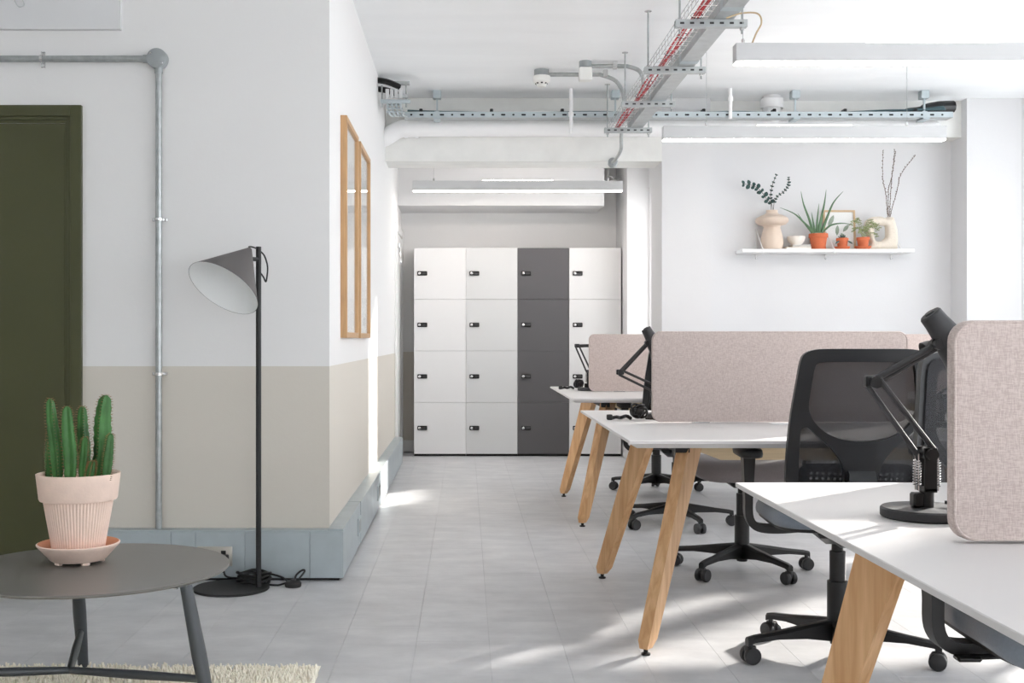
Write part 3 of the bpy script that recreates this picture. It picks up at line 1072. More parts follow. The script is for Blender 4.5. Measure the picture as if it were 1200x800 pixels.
# ------------------------------------------------------------------ plant shelf
SY = 9.05
sy0 = 8.83
sz = at(0, 291.5, sy0).z
sx0, sx1 = at(870, 0, sy0).x, at(1072, 0, sy0).x
sh_ = thing('wall_shelf', 'slim white wall shelf carrying vases and potted plants', 'shelf', ((sx0 + sx1) / 2, SY, sz))
hl = (sx1 - sx0) / 2
MB().box((-hl, sy0 - SY, -.026), (hl, -.002, 0), .003).build('board', 'gloss_white', sh_)
for px in (890, 972.5, 1050):
    x = at(px, 0, 8.94).x - (sx0 + sx1) / 2
    b = MB().tube([(x, -.006, -.05), (x, -.006, .17)], .004, 8)
    b.tube([(x, -.006, .17), (x + .0, sy0 - SY + .012, .0)], .004, 8)
    b.tube([(x, sy0 - SY + .012, 0.003), (x, sy0 - SY - .004, 0.003), (x, sy0 - SY - .004, -.031), (x, -.006, -.031)], .004, 8)
    br = b.build('bracket', 'gloss_white', sh_)
    MB().lathe([(.007, 0), (.007, .006), (.004, .008)], 10, Matrix.Translation((x, -.001, -.06)) @ Matrix.Rotation(R(90), 4, 'X')).build('screw', 'bright_metal', br)
IY = 8.93


def sh(cx, cy=648):
    """a point of the 5.4545x shelf view, at the item plane"""
    return at(860 + cx / 5.4545, 170 + cy / 5.4545, IY)


U = 1 / 5.4545 / F * IY     # metres per shelf-view pixel
ZS = sz + .0005


def shelf_item(name, label, cat, cx, Y=IY, z=None, group=None):
    return thing(name, label, cat, (sh(cx).x, Y, ZS if z is None else z), group=group)


v1 = shelf_item('bulbous_vase', 'pinkish clay vase with wide disc collar holding eucalyptus', 'vase', 243)
prof = [(.0, 0), (.072, 0), (.08, .006), (.088, .05), (.084, .10), (.070, .15), (.064, .172), (.07, .185), (.105, .195), (.125, .212), (.130, .228), (.122, .245),
        (.09, .262), (.055, .275), (.044, .29), (.046, .306), (.040, .306), (.038, .29), (.045, .27), (.058, .24), (.055, .18), (.07, .10), (.06, .03), (.0, .02)]
prof = [(r * .98, z) for r, z in prof]
MB().lathe(prof, 40).build('vase_body', 'vase_pink', v1)


def leaf(mb, p, d, l, w, nrm, bend=.15):
    """a small pointed leaf with thickness, from p along d"""
    d = Vector(d).normalized()
    nrm = Vector(nrm)
    s = d.cross(nrm)
    s = s.normalized() if s.length > 1e-5 else d.orthogonal().normalized()
    n = s.cross(d).normalized()
    rows = [(0, .12), (.25, .8), (.55, 1.0), (.85, .6), (1.0, .06)]
    vs_, fs = [], []
    for t, wd in rows:
        c = Vector(p) + d * (l * t) - n * (bend * l * t * t)
        for sg, off in ((-1, 0), (0, .06 * w + .0006), (1, 0), (0, -.0006)):
            vs_.append(c + s * (w * wd * .5 * sg) + n * off)
    for j in range(len(rows) - 1):
        for k in range(4):
            a, b = j * 4 + k, j * 4 + (k + 1) % 4
            fs.append((a, b, b + 4, a + 4))
    fs += [(0, 1, 2, 3), tuple(len(vs_) - 4 + k for k in range(4))]
    mb.add(vs_, fs)


rng = random.Random(3)
for n, (pts, big, lab) in enumerate((
        ([(243, 560), (243, 392), (205, 345), (160, 290), (110, 262), (45, 253)], 1, 'eucalyptus stem with round leaves arching out of the clay vase over the shelf end'),
        ([(240, 560), (240, 392), (234, 320), (246, 250), (268, 190)], 0, 'tall upright eucalyptus sprig with small leaves'),
        ([(248, 560), (247, 392), (265, 335), (310, 300), (335, 260), (332, 218)], 0, 'eucalyptus sprig curving up towards the aloe'))):
    base = sh(pts[0][0], pts[0][1])
    t = thing('eucalyptus_stem', lab, 'stem', base, group='eucalyptus stems in the clay vase')
    P = []
    for k, (a, b) in enumerate(pts):
        q = sh(a, b) - base
        q.y = -.012 * n - .01 * k + (.03 if n == 1 else 0)
        P.append(q)
    C = spl(P, 8)
    MB().tube(C, .0022, 6).build('stalk', 'stem_brown', t)
    lo = 10
    step = 4 if big else 3
    lm = []
    for k in range(lo, len(C), step):
        for s in (-1, 1):
            d = (C[min(k + 1, len(C) - 1)] - C[k - 1]).normalized()
            side = d.cross(Vector((0, 1, 0))).normalized()
            dirv = side * s + d * .6 + Vector((0, rng.uniform(-.7, .3), 0))
            ln = (.036 if big else .017) * rng.uniform(.8, 1.15) * (1 if k < len(C) - 5 else .8)
            m_ = MB()
            leaf(m_, C[k], dirv, ln, ln * .85, Vector((rng.uniform(-.4, .4), -1, rng.uniform(-.2, .5))), .1)
            m_.build('leaf', 'eucalyptus', t)

# books and bowl
bk1 = shelf_item('book', 'tan book lying flat at the bottom of the shelf stack', 'book', 400)
MB().box((-.098, -.07, 0), (.098, .07, .0022), .0005).build('cover', 'book_tan', bk1)
MB().box((-.095, -.067, .0022), (.095, .067, .0148)).build('pages', 'paper', bk1, smooth=0)
MB().box((-.098, -.07, .0148), (.098, .07, .017), .0005).build('cover', 'book_tan', bk1)
bk2 = shelf_item('book', 'white book lying on top of the tan book', 'book', 420, z=ZS + .0175)
MB().box((-.072, -.065, 0), (.072, .065, .0022), .0005).build('cover', 'paper', bk2)
MB().box((-.069, -.062, .0022), (.069, .062, .0150)).build('pages', 'book_grey', bk2, smooth=0)
MB().box((-.072, -.065, .0150), (.072, .065, .0172), .0005).build('cover', 'paper', bk2)
bw = shelf_item('footed_bowl', 'small cream bowl standing on the white book', 'bowl', 398, z=ZS + .0352)
MB().lathe([(0, 0), (.034, 0), (.042, .008), (.060, .03), (.067, .052), (.068, .068), (.064, .068), (.055, .03), (.03, .014), (0, .012)], 32).build('bowl_body', 'bowl_white', bw)


def terracotta(t, r, h, rim, saucer=0.0, z0=0.0):
    if saucer:
        MB().lathe([(0, 0), (saucer * .78, 0), (saucer * .84, .004), (saucer, .018), (saucer, .022), (saucer * .93, .022), (saucer * .8, .009), (0, .008)], 32).build('saucer', 'terracotta', t)
        z0 = .009
    MB().lathe([(0, z0), (r * .70, z0), (r * .90, z0 + h - rim), (r, z0 + h - rim + .001), (r * 1.0, z0 + h), (r * .9, z0 + h), (r * .85, z0 + h - .014), (0, z0 + h - .012)], 32).build('pot', 'terracotta', t)
    MB().lathe([(0, z0 + h - .011), (r * .86, z0 + h - .012)], 24, cap=False).build('soil', 'soil', t)
    return z0 + h - .012


al = shelf_item('potted_aloe', 'aloe with long thin leaves in the largest terracotta pot', 'potted plant', 540)
zt_ = terracotta(al, .073, .124, .03)
MB().lathe([(0, .0), (.054, .0), (.058, .004), (.058, .016)], 28).build('foot_ring', 'terracotta', al)


def blade(pts, w, mb, lift=.35):
    """fleshy tapering leaf along a smooth line"""
    C = spl(pts, 7)
    n = len(C)
    rs = [w * (1 - (k / (n - 1)) ** 1.7) * .5 + .0008 for k in range(n)]
    mb.tube(C, rs, 7)


orig = al.location
for pts, w in (([(505, 560), (480, 480), (440, 380), (420, 298)], .020), ([(530, 560), (530, 480), (538, 375)], .018), ([(545, 560), (555, 470), (573, 370), (581, 287)], .021),
               ([(560, 560), (590, 470), (630, 370), (690, 298)], .021), ([(515, 560), (450, 500), (380, 440), (285, 402)], .016), ([(575, 550), (620, 512), (690, 500), (762, 512)], .014),
               ([(500, 560), (450, 500), (405, 437)], .014), ([(538, 560), (545, 500), (556, 430)], .018), ([(520, 560), (505, 500), (490, 430)], .016)):
    P = []
    for k, (a, b) in enumerate(pts):
        q = sh(a, b) - orig
        q.y = -.012 * k * (1 if w > .015 else .5)
        q.z = max(q.z, zt_ - .02) if k == 0 else q.z
        P.append(q)
    m_ = MB()
    blade(P, w, m_)
    m_.build('leaf', 'aloe', al)
hw_ = shelf_item('potted_succulent', 'spiky dark little succulent in a terracotta pot with saucer', 'potted plant', 685, 8.90)
zt_ = terracotta(hw_, .047, .078, .022, .060)
for k in range(14):
    a = k * 2.4
    t_ = .25 + .75 * (k / 14)
    d = Vector((math.cos(a) * t_, math.sin(a) * t_, 1.1 - .6 * t_)).normalized()
    m_ = MB()
    blade([Vector((0, 0, zt_ - .004)), d * .02 + Vector((0, 0, zt_)), d * .043 + Vector((0, 0, zt_))], .011, m_)
    m_.build('leaf', 'dark_leaf', hw_)
for s in (-1, 1):
    m_ = MB()
    leaf(m_, (s * .03, -.03, zt_ - .01), (s, -.5, -.6), .045, .016, (0, -1, .3))
    m_.build('leaf', 'dark_leaf', hw_)
pp = shelf_item('potted_trailing_plant', 'pale wispy trailing plant in a terracotta pot with saucer', 'potted plant', 810, 8.875)
zt_ = terracotta(pp, .05, .082, .022, .062)
rng = random.Random(5)
for k, (ax, az) in enumerate(((-70, 115), (-40, 130), (60, 105), (75, 80), (40, 120), (-20, 60), (70, 40), (85, 95), (-60, 70), (10, 75))):
    e = Vector((ax * U, -.03 + .012 * (k % 4), zt_ + az * U))
    c = spl([Vector((0, 0, zt_ - .005)), Vector((e.x * .45, e.y * .5, zt_ + az * U * .8)), e, e + Vector((e.x * .25, -.005, -.03))], 4)
    br = MB().tube(c, .0014, 5).build('stalk', 'pale_leaf', pp)
    m_ = MB()
    for q in range(3, len(c)):
        for s in (-1, 1):
            leaf(m_, c[q], Vector((s * .7 + rng.uniform(-.3, .3), rng.uniform(-.6, .2), rng.uniform(-.6, .4))), rng.uniform(.014, .024), .007, (0, -1, .4))
    m_.build('foliage', 'pale_leaf', br)

# framed leaf print leaning on the wall
pf = thing('leaf_print', 'thin oak frame with pressed leaf print behind the pots on the shelf', 'picture', (sh(698).x, 9.005, ZS + .0005))
fw_, fh_ = .125, .318
Mt = Matrix.Rotation(R(-5), 4, 'X')


def fbox(a, b, bev=.001):
    return MB().box(a, b, bev, 1, Mt)


fbox((-fw_, -.009, 0), (-fw_ + .014, .009, fh_)).build('stile', 'thin_oak', pf)
fbox((fw_ - .014, -.009, 0), (fw_, .009, fh_)).build('stile', 'thin_oak', pf)
fbox((-fw_ + .014, -.009, 0), (fw_ - .014, .009, .014)).build('rail', 'thin_oak', pf)
fbox((-fw_ + .014, -.009, fh_ - .014), (fw_ - .014, .009, fh_)).build('rail', 'thin_oak', pf)
prn = fbox((-fw_ + .014, .002, .014), (fw_ - .014, .006, fh_ - .014), 0).build('print', 'paper', pf, smooth=0)
m_ = MB()
leaf(m_, (-.085, .0014, .19), (.45, 0, .9), .10, .035, (0, -1, 0), 0)
leaf(m_, (-.02, .0014, .12), (.1, 0, 1), .08, .03, (0, -1, 0), 0)
leaf(m_, (.03, .0014, .15), (.5, 0, .6), .07, .03, (0, -1, 0), 0)
leaf(m_, (.05, .0014, .09), (-.5, 0, .6), .06, .03, (0, -1, 0), 0)
for v in m_.v:
    v.xyz = Mt @ v
m_.build('printed_leaves', 'print_green', prn)
fbox((-fw_ + .013, -.004, .013), (fw_ - .013, -.002, fh_ - .013), 0).build('glass', 'picture_glass', pf, smooth=0)

# ring vase with twigs
rv = shelf_item('ring_vase', 'cream textured loop vase with a square hole, holding bare twigs', 'vase', 945, 8.925)


def rp(a, b):
    return ((a - 945) * U, (648 - b) * U)


outer = [rp(a, b) for a, b in ((862, 648), (1030, 648), (1040, 620), (1046, 580), (1040, 520), (1030, 480), (1020, 448), (1008, 440), (975, 440), (966, 446),
                               (940, 437), (900, 437), (868, 444), (842, 462), (832, 486), (832, 520), (850, 560), (862, 585), (868, 600), (862, 625))]
hole = [rp(a, b) for a, b in ((902, 497), (950, 495), (965, 505), (967, 560), (955, 580), (930, 594), (905, 592), (896, 575), (894, 520))]
oc = [tuple(p)[:2] for p in spl([Vector((a, b, 0)) for a, b in outer], 3, True)]
hc = [tuple(p)[:2] for p in spl([Vector((a, b, 0)) for a, b in hole], 3, True)]


def dist_edge(u, v):
    d = 9
    for poly in (oc, hc):
        for i in range(len(poly)):
            a, b = Vector(poly[i - 1]), Vector(poly[i])
            ab = b - a
            t = max(0, min(1, (Vector((u, v)) - a).dot(ab) / max(ab.length_squared, 1e-12)))
            d = min(d, (Vector((u, v)) - a - ab * t).length)
    return d


def puff(u, v, w):
    d = dist_edge(u, v)
    rr = .035
    e = math.sqrt(max(0, 1 - (1 - min(d / rr, 1)) ** 2))
    return Vector((u, (1 if w > 0 else -1) * -(0.006 + .034 * e), max(v, 0)))


MB().plate(oc, [hc], .01, puff, grid=.011).build('vase_body', 'vase_cream', rv, smooth=60)
rng = random.Random(11)
for n, (pts, lab) in enumerate((([(982, 500), (978, 440), (965, 320), (942, 210), (942, 45)], 'straightest bare budding twig in the loop vase, leaning over its hole'),
                                ([(990, 500), (986, 440), (985, 290), (1008, 190), (1022, 35)], 'bare budding twig rising high from the middle of the loop vase'),
                                ([(996, 500), (995, 440), (1003, 300), (1012, 200), (1035, 45)], 'slightly bent budding twig close beside the middle one'),
                                ([(1002, 500), (1003, 440), (1045, 300), (1075, 185), (1168, 65)], 'budding twig leaning out of the loop vase towards the column'))):
    base = sh(*pts[0])
    base.y = 8.925
    t = thing('twig', lab, 'twig', base, group='bare twigs in the loop vase')
    P = []
    for k, (a, b) in enumerate(pts):
        q = sh(a, b) - sh(*pts[0])
        q.y = (n - 1.5) * .006 * k
        P.append(q)
    C = spl(P, 9)
    MB().tube(C, [.0026 - .0014 * k / len(C) for k in range(len(C))], 6).build('stalk', 'twig', t)
    b = MB()
    for k in range(8, len(C)):
        o = C[k] + Vector((rng.uniform(-1, 1), rng.uniform(-1, 1), 0)) * .003
        b.tube([o, o + Vector((rng.uniform(-.004, .004), 0, .006)), o + Vector((rng.uniform(-.005, .005), 0, .012))], [.0022, .004, .001], 5)
    b.build('buds', 'twig', t)

# ------------------------------------------------------------------ bench desks
DZ = 0.74


def bench(name_label, X0, Yc, legs, X1):
    t = thing('bench_desk', name_label, 'desk', (X0, Yc, 0), group='white back-to-back bench desks')
    L = X1 - X0
    hw = 0.80
    mod = L / 2
    for k in range(2):
        a, b = mod * k, mod * (k + 1) - .0015
        prof = [(-hw, DZ), (hw, DZ), (hw, DZ - .008), (hw - .028, DZ - .026), (-hw + .028, DZ - .026), (-hw, DZ - .008)]
        ai = a + (.028 if k == 0 else 0)
        bi = b - (.028 if k == 1 else 0)
        top = [(a, -hw), (b, -hw), (b, hw), (a, hw)]
        low = [(ai, -hw + .028), (bi, -hw + .028), (bi, hw - .028), (ai, hw - .028)]
        m_ = MB().loft([[(x, y, DZ - .026) for x, y in low], [(x, y, DZ - .010) for x, y in top], [(x, y, DZ - .0015) for x, y in top],
                        [(x + (.0015 if i in (0, 3) else -.0015), y + (.0015 if i in (0, 1) else -.0015), DZ) for i, (x, y) in enumerate(top)]])
        m_.build('desktop', 'desk_white', t, smooth=20)
        # cable port cover
        MB().box((a + mod / 2 - .05, -.10, DZ), (a + mod / 2 + .05, -.04, DZ + .004), .0015).build('cable_port', 'desk_edge', t)
    # plywood spine under the top, tapered end
    e = .24
    MB().hexa([(e + .22, -.055, .60), (L - e - .2, -.055, .60), (L - e - .2, -.035, .60), (e + .22, -.035, .60)],
              [(e - .08, -.055, DZ - .0265), (L - e, -.055, DZ - .0265), (L - e, -.035, DZ - .0265), (e - .08, -.035, DZ - .0265)]).build('plywood_panel', 'plywood', t, smooth=0)
    MB().hexa([(e + .22, .035, .60), (L - e - .2, .035, .60), (L - e - .2, .055, .60), (e + .22, .055, .60)],
              [(e - .08, .035, DZ - .0265), (L - e, .035, DZ - .0265), (L - e, .055, DZ - .0265), (e - .08, .055, DZ - .0265)]).build('plywood_panel', 'plywood', t, smooth=0)
    MB().box((.20, -.52, DZ - .066), (.25, .52, DZ - .0265), .002).build('cross_beam', 'black_matte', t)
    MB().box((L - .25, -.52, DZ - .066), (L - .20, .52, DZ - .0265), .002).build('cross_beam', 'black_matte', t)
    # oak legs
    for (fx, fy, tx, tyy, sgn) in legs:
        m_ = MB()

        def ring(c, w, d, z, th):
            u = Vector((math.cos(th), math.sin(th), 0))
            v = Vector((-u.y, u.x, 0))
            c = Vector((c[0], c[1], z))
            return [c - u * w / 2 - v * d / 2, c + u * w / 2 - v * d / 2, c + u * w / 2 + v * d / 2, c - u * w / 2 + v * d / 2]
        th = R(-52) * sgn
        foot = Vector((fx, fy, 0))
        head = Vector((tx, tyy, 0))
        zs = [.022, .045, DZ - .03]
        base = foot

        def cpos(z):
            return foot.lerp(head, (z - .022) / (DZ - .052))
        rings = [ring(cpos(.022), .034, .03, .022, th), ring(cpos(.05), .058, .042, .05, th), ring(cpos(DZ - .0268), .105, .046, DZ - .0268, th)]
        lg = m_.loft(rings).build('leg', 'oak', t, smooth=0)
        MB().lathe([(.016, 0), (.016, .006), (.008, .009), (.008, .03)], 14, Matrix.Translation((fx, fy, 0))).build('foot_glide', 'black', lg)
    return t


def legset(f0, t0, L, fy=.625, ty=.46):
    out = []
    for s in (1, -1):
        out.append((f0, s * fy, t0, s * ty, s))
        out.append((L - f0, s * fy, L - t0, s * ty, -s))
    return out


BENCH = [(0.62, 1.85), (0.53, 4.53), (0.585, 7.2)]
LB = 2.8
blabs = ['white bench desk carrying the large arm lamp and sunlit at its corner',
         'white bench desk whose two oak legs stand in front of the pushed-in chairs', 'white bench desk closest to the lockers']
lsets = [legset(.10, .24, LB), legset(.08, .265, LB), legset(.08, .25, LB)]
for (bx, by), lab, ls in zip(BENCH, blabs, lsets):
    bench(lab, bx, by, ls, bx + LB)


def screen(X0, X1, Y, label):
    t = thing('desk_screen', label, 'desk screen', ((X0 + X1) / 2, Y, DZ), group='pink felt desk screens')
    w = (X1 - X0) / 2
    z0, z1, r = .004, .360, .035
    o = rrect(-w, w, z0, z1, r, 6)
    cx, cz = 0, (z0 + z1) / 2

    def inset(p, k):
        return (p[0] - math.copysign(min(k, abs(p[0])), p[0]), p[1] - math.copysign(k, p[1] - cz))
    rings = []
    for k, y in ((.007, -.016), (.002, -.0135), (0, -.009), (0, .009), (.002, .0135), (.007, .016)):
        rings.append([Vector((inset(p, k)[0], y, inset(p, k)[1])) for p in o])
    MB().loft(rings).build('felt_panel', 'screen_fabric', t, smooth=50)
    pip = [Vector((p[0] * 1.0, -.0145, p[1])) for p in [inset(q, .003) for q in o]]
    MB().tube(pip, .0022, 6, closed=True).build('edge_seam', 'screen_fabric', t)
    for x in (-w * .62, w * .62):
        MB().box((x - .035, -.012, 0), (x + .035, .012, .006), .001).build('foot_clamp', 'bright_metal', t)
    return t


screen(.785, 1.80, 1.87, 'pink felt screen next to the large arm lamp')
screen(.731, 1.733, 4.53, 'long pink felt screen behind the black mesh chair')
screen(2.12, 3.12, 4.53, 'pink felt screen on the middle bench beside the window, past the black mesh chair')
screen(.768, 1.77, 7.2, 'pink felt screen in front of the pale lockers')
screen(2.16, 3.18, 7.2, 'pink felt screen on the locker-side bench, by the window')

# ------------------------------------------------------------------ task chairs
def chair_meshes():
    M = {}
    # base arm: from hub out along +x
    rings = []
    for x, w, z0, z1 in ((.0, .05, .062, .135), (.04, .048, .066, .13), (.12, .042, .076, .118), (.22, .036, .078, .102), (.30, .03, .070, .092), (.325, .026, .060, .086)):
        rings.append([(x, -w / 2, z0), (x, w / 2, z0), (x, w / 2, z1 - .008), (x, w / 4, z1), (x, -w / 4, z1), (x, -w / 2, z1 - .008)])
    M['base_arm'] = MB().loft(rings).mesh('base_arm', 'black')
    c = MB().tube([(.312, 0, .075), (.312, 0, .052)], .009, 8)
    for s in (-1, 1):
        c.lathe([(.012, -.010), (.026, -.010), (.0285, -.006), (.0285, .006), (.026, .010), (.012, .011)], 20,
                Matrix.Translation((.312, s * .017, .0285)) @ Matrix.Rotation(R(90), 4, 'X'))
    c.box((.292, -.007, .028), (.332, .007, .058), .004)
    M['caster'] = c.mesh('caster', 'wheel')
    M['gas_column'] = MB().lathe([(0, .05), (.024, .05), (.026, .06), (.034, .062), (.034, .26), (.026, .262), (.026, .36), (.019, .362), (.019, .42)], 20).mesh('gas_column', 'black')
    m = MB().loft([[(-.06, -.10, .40), (.06, -.10, .40), (.06, .12, .40), (-.06, .12, .40)], [(-.10, -.20, .435), (.10, -.20, .435), (.10, .18, .435), (-.10, .18, .435)],
                   [(-.11, -.20, .452), (.11, -.20, .452), (.11, .18, .452), (-.11, .18, .452)]])
    m.tube([(.10, .05, .43), (.24, .05, .425)], .006, 8)
    m.box((.22, .035, .418), (.27, .065, .430), .004)
    M['mechanism'] = m.mesh('mechanism', 'black')

    def outline(k, n=28, yo=0.0):
        pts = []
        for i in range(n):
            a = 2 * PI * i / n
            ca, sa = math.cos(a), math.sin(a)
            e = .38
            x = math.copysign(abs(ca) ** e, ca) * .245
            y = math.copysign(abs(sa) ** e, sa) * .235
            x *= 1 + .04 * (y / .235)
            pts.append((x * k, y * k + yo))
        return pts

    def dish(x, y, h):
        return h - .012 * max(0, 1 - (x / .2) ** 2) * max(0, 1 - ((y + .03) / .2) ** 2) - .035 * max(0, (y - .12) / .115) ** 2
    rings = []
    for k, h in ((.90, .452), (.95, .455), (.97, .466)):
        rings.append([(x, y, h - .02 * max(0, (y - .12) / .115) ** 2) for x, y in outline(k)])
    M['seat_pan'] = MB().loft(rings).mesh('seat_pan', 'black')
    rings = []
    for k, h in ((.95, .463), (.985, .468), (1.0, .482), (.995, .498), (.965, .512), (.90, .521), (.75, .525), (.5, .525), (.25, .525), (.02, .525)):
        rings.append([(x, y, dish(x, y, h)) for x, y in outline(k)])
    M['seat'] = MB().loft(rings).mesh('seat', 'seat_slate', 60)

    def bk(u, v, w):
        # u: across, v: height, w: thickness; leans back and wraps round the sitter
        y = -.245 - (v - .55) * .16 - .035 * (1 - (u / .22) ** 2) + .05 * max(0, (.68 - v) / .14) * 0.3
        return Vector((u, y + w, v))
    half = [(0, 1.040), (.10, 1.040), (.150, 1.037), (.178, 1.025), (.190, 1.0), (.200, .93), (.212, .84), (.220, .74), (.222, .64), (.216, .585), (.195, .560), (.15, .552), (.06, .55), (0, .55)]
    outer = half + [(-x, z) for x, z in half[::-1][1:-1]]
    wh = [(0, 1.000), (.09, 1.0), (.135, .997), (.148, .985), (.155, .94), (.162, .88), (.160, .845), (.145, .815), (.115, .785), (.075, .765), (.035, .757), (0, .755)]
    win = wh + [(-x, z) for x, z in wh[::-1][1:-1]]

    def lowhole(s):
        p = [(.176, .795), (.184, .78), (.186, .70), (.184, .63), (.172, .592), (.14, .580), (.075, .578), (.052, .59), (.050, .64), (.062, .69), (.095, .735), (.14, .775), (.162, .795)]
        return [(s * x, z) for x, z in p]

    def sm(poly, n=3):
        return [(p.x, p.y) for p in spl([Vector((a, b, 0)) for a, b in poly], n, True)]
    O, W, H1, H2 = sm(outer), sm(win), sm(lowhole(1)), sm(lowhole(-1))
    M['back_frame'] = MB().plate(O, [W, H1, H2], .026, lambda u, v, w: bk(u, v, w - .012), grid=.03).mesh('back_frame', 'chair_frame', 50)
    big = [(x * .93, .80 + (z - .80) * .955) for x, z in O]
    M['back_mesh'] = MB().plate(big, [], .0016, lambda u, v, w: bk(u, v, w + .006), grid=.035).mesh('back_mesh', 'chair_mesh', 60)
    holes = []
    for i in range(7):
        for j in range(4):
            cx, cz = -.14 + .0175 * i * 1.0, .60 + .0165 * j
            for s in (1, -1):
                holes.append([(s * cx + .005 * math.cos(q * PI / 3), cz + .005 * math.sin(q * PI / 3)) for q in range(6)])
    lo = rrect(-.18, .18, .578, .682, .04, 5)
    M['lumbar_pad'] = MB().plate(lo, holes, .006, lambda u, v, w: bk(u, v, w + .02), grid=.03).mesh('lumbar_pad', 'lumbar', 50)
    s_ = []
    for (y, z, w, tt) in ((-.15, .43, .05, .03), (-.24, .432, .05, .032), (-.31, .46, .048, .03), (-.338, .52, .045, .026), (-.335, .60, .045, .022), (-.325, .66, .04, .014)):
        s_.append([(-w, y - tt / 2, z - tt / 2), (w, y - tt / 2, z - tt / 2), (w, y + tt / 2, z + tt / 2), (-w, y + tt / 2, z + tt / 2)])
    M['back_spine'] = MB().loft(s_).mesh('back_spine', 'chair_frame', 60)
    for s in (1, -1):
        P = spl([(s * .10, 0, .440), (s * .20, 0, .432), (s * .265, 0, .438), (s * .292, 0, .47), (s * .295, 0, .53)], 5) + [Vector((s * .295, 0, .677))]
        rings = []
        for i, p in enumerate(P):
            t = (P[min(i + 1, len(P) - 1)] - P[max(i - 1, 0)]).normalized()
            nrm = Vector((t.z, 0, -t.x))
            hw, ht = .026, .013
            if i == len(P) - 1:
                hw, ht = .034, .02
            rings.append([p + nrm * ht + Vector((0, -hw, 0)), p + nrm * ht + Vector((0, hw, 0)), p - nrm * ht + Vector((0, hw, 0)), p - nrm * ht + Vector((0, -hw, 0))])
        M['arm_post%d' % s] = MB().loft(rings).mesh('arm_post', 'black', 50)
    rings = []
    for k, z in ((.80, .676), (.97, .680), (1.0, .690), (.97, .700), (.85, .705), (.4, .707), (.05, .707)):
        rr = []
        for i in range(20):
            a = 2 * PI * i / 20
            ca, sa = math.cos(a), math.sin(a)
            rr.append((math.copysign(abs(ca) ** .6, ca) * .042 * k, math.copysign(abs(sa) ** .6, sa) * .125 * k + .01, z))
        rings.append(rr)
    M['arm_pad'] = MB().loft(rings).mesh('arm_pad', 'black_rubber', 60)
    return M


CM = chair_meshes()


def part(name, me, parent, loc=(0, 0, 0), rz=0.0):
    o = bpy.data.objects.new(name, me)
    COL.objects.link(o)
    o.parent = parent
    o.location = loc
    o.rotation_euler = (0, 0, rz)
    return o


mauve = CM['seat'].copy()
mauve.materials.clear()
mauve.materials.append(MATS['seat_mauve'])


def chair(x, y, rz, label, spin, seat=None):
    t = thing('task_chair', label, 'chair', (x, y, 0), R(rz), 'black task chairs at the benches')
    for k in range(5):
        a = part('base_arm', CM['base_arm'], t, rz=R(spin + 72 * k))
        part('caster', CM['caster'], a)
    for nm in ('gas_column', 'mechanism', 'seat_pan'):
        part(nm, CM[nm], t)
    part('seat', seat or CM['seat'], t)
    f = part('back_frame', CM['back_frame'], t)
    part('back_mesh', CM['back_mesh'], f)
    part('lumbar_pad', CM['lumbar_pad'], t)
    part('back_spine', CM['back_spine'], t)
    for s in (1, -1):
        p = part('arm_post', CM['arm_post%d' % s], t)
        part('arm_pad', CM['arm_pad'], p, (s * .295, 0, 0))
    return t


chair(1.245, 3.86, -5, 'black mesh-back task chair seen from behind at the long pink screen', 196)
chair(1.27, 5.30, 178, 'black task chair with mauve grey seat beyond the long screen, facing the mesh-back one', 262, mauve)
chair(1.262, 2.385, 180, 'black task chair with slate blue seat tucked under the desk with the large arm lamp', 20)
chair(1.21, 6.63, -3, 'black task chair tucked under the far desk, its back towards the long pink screen', 215)
chair(1.33, 8.05, 182, 'black task chair between the far desk and the lockers', 260, mauve)

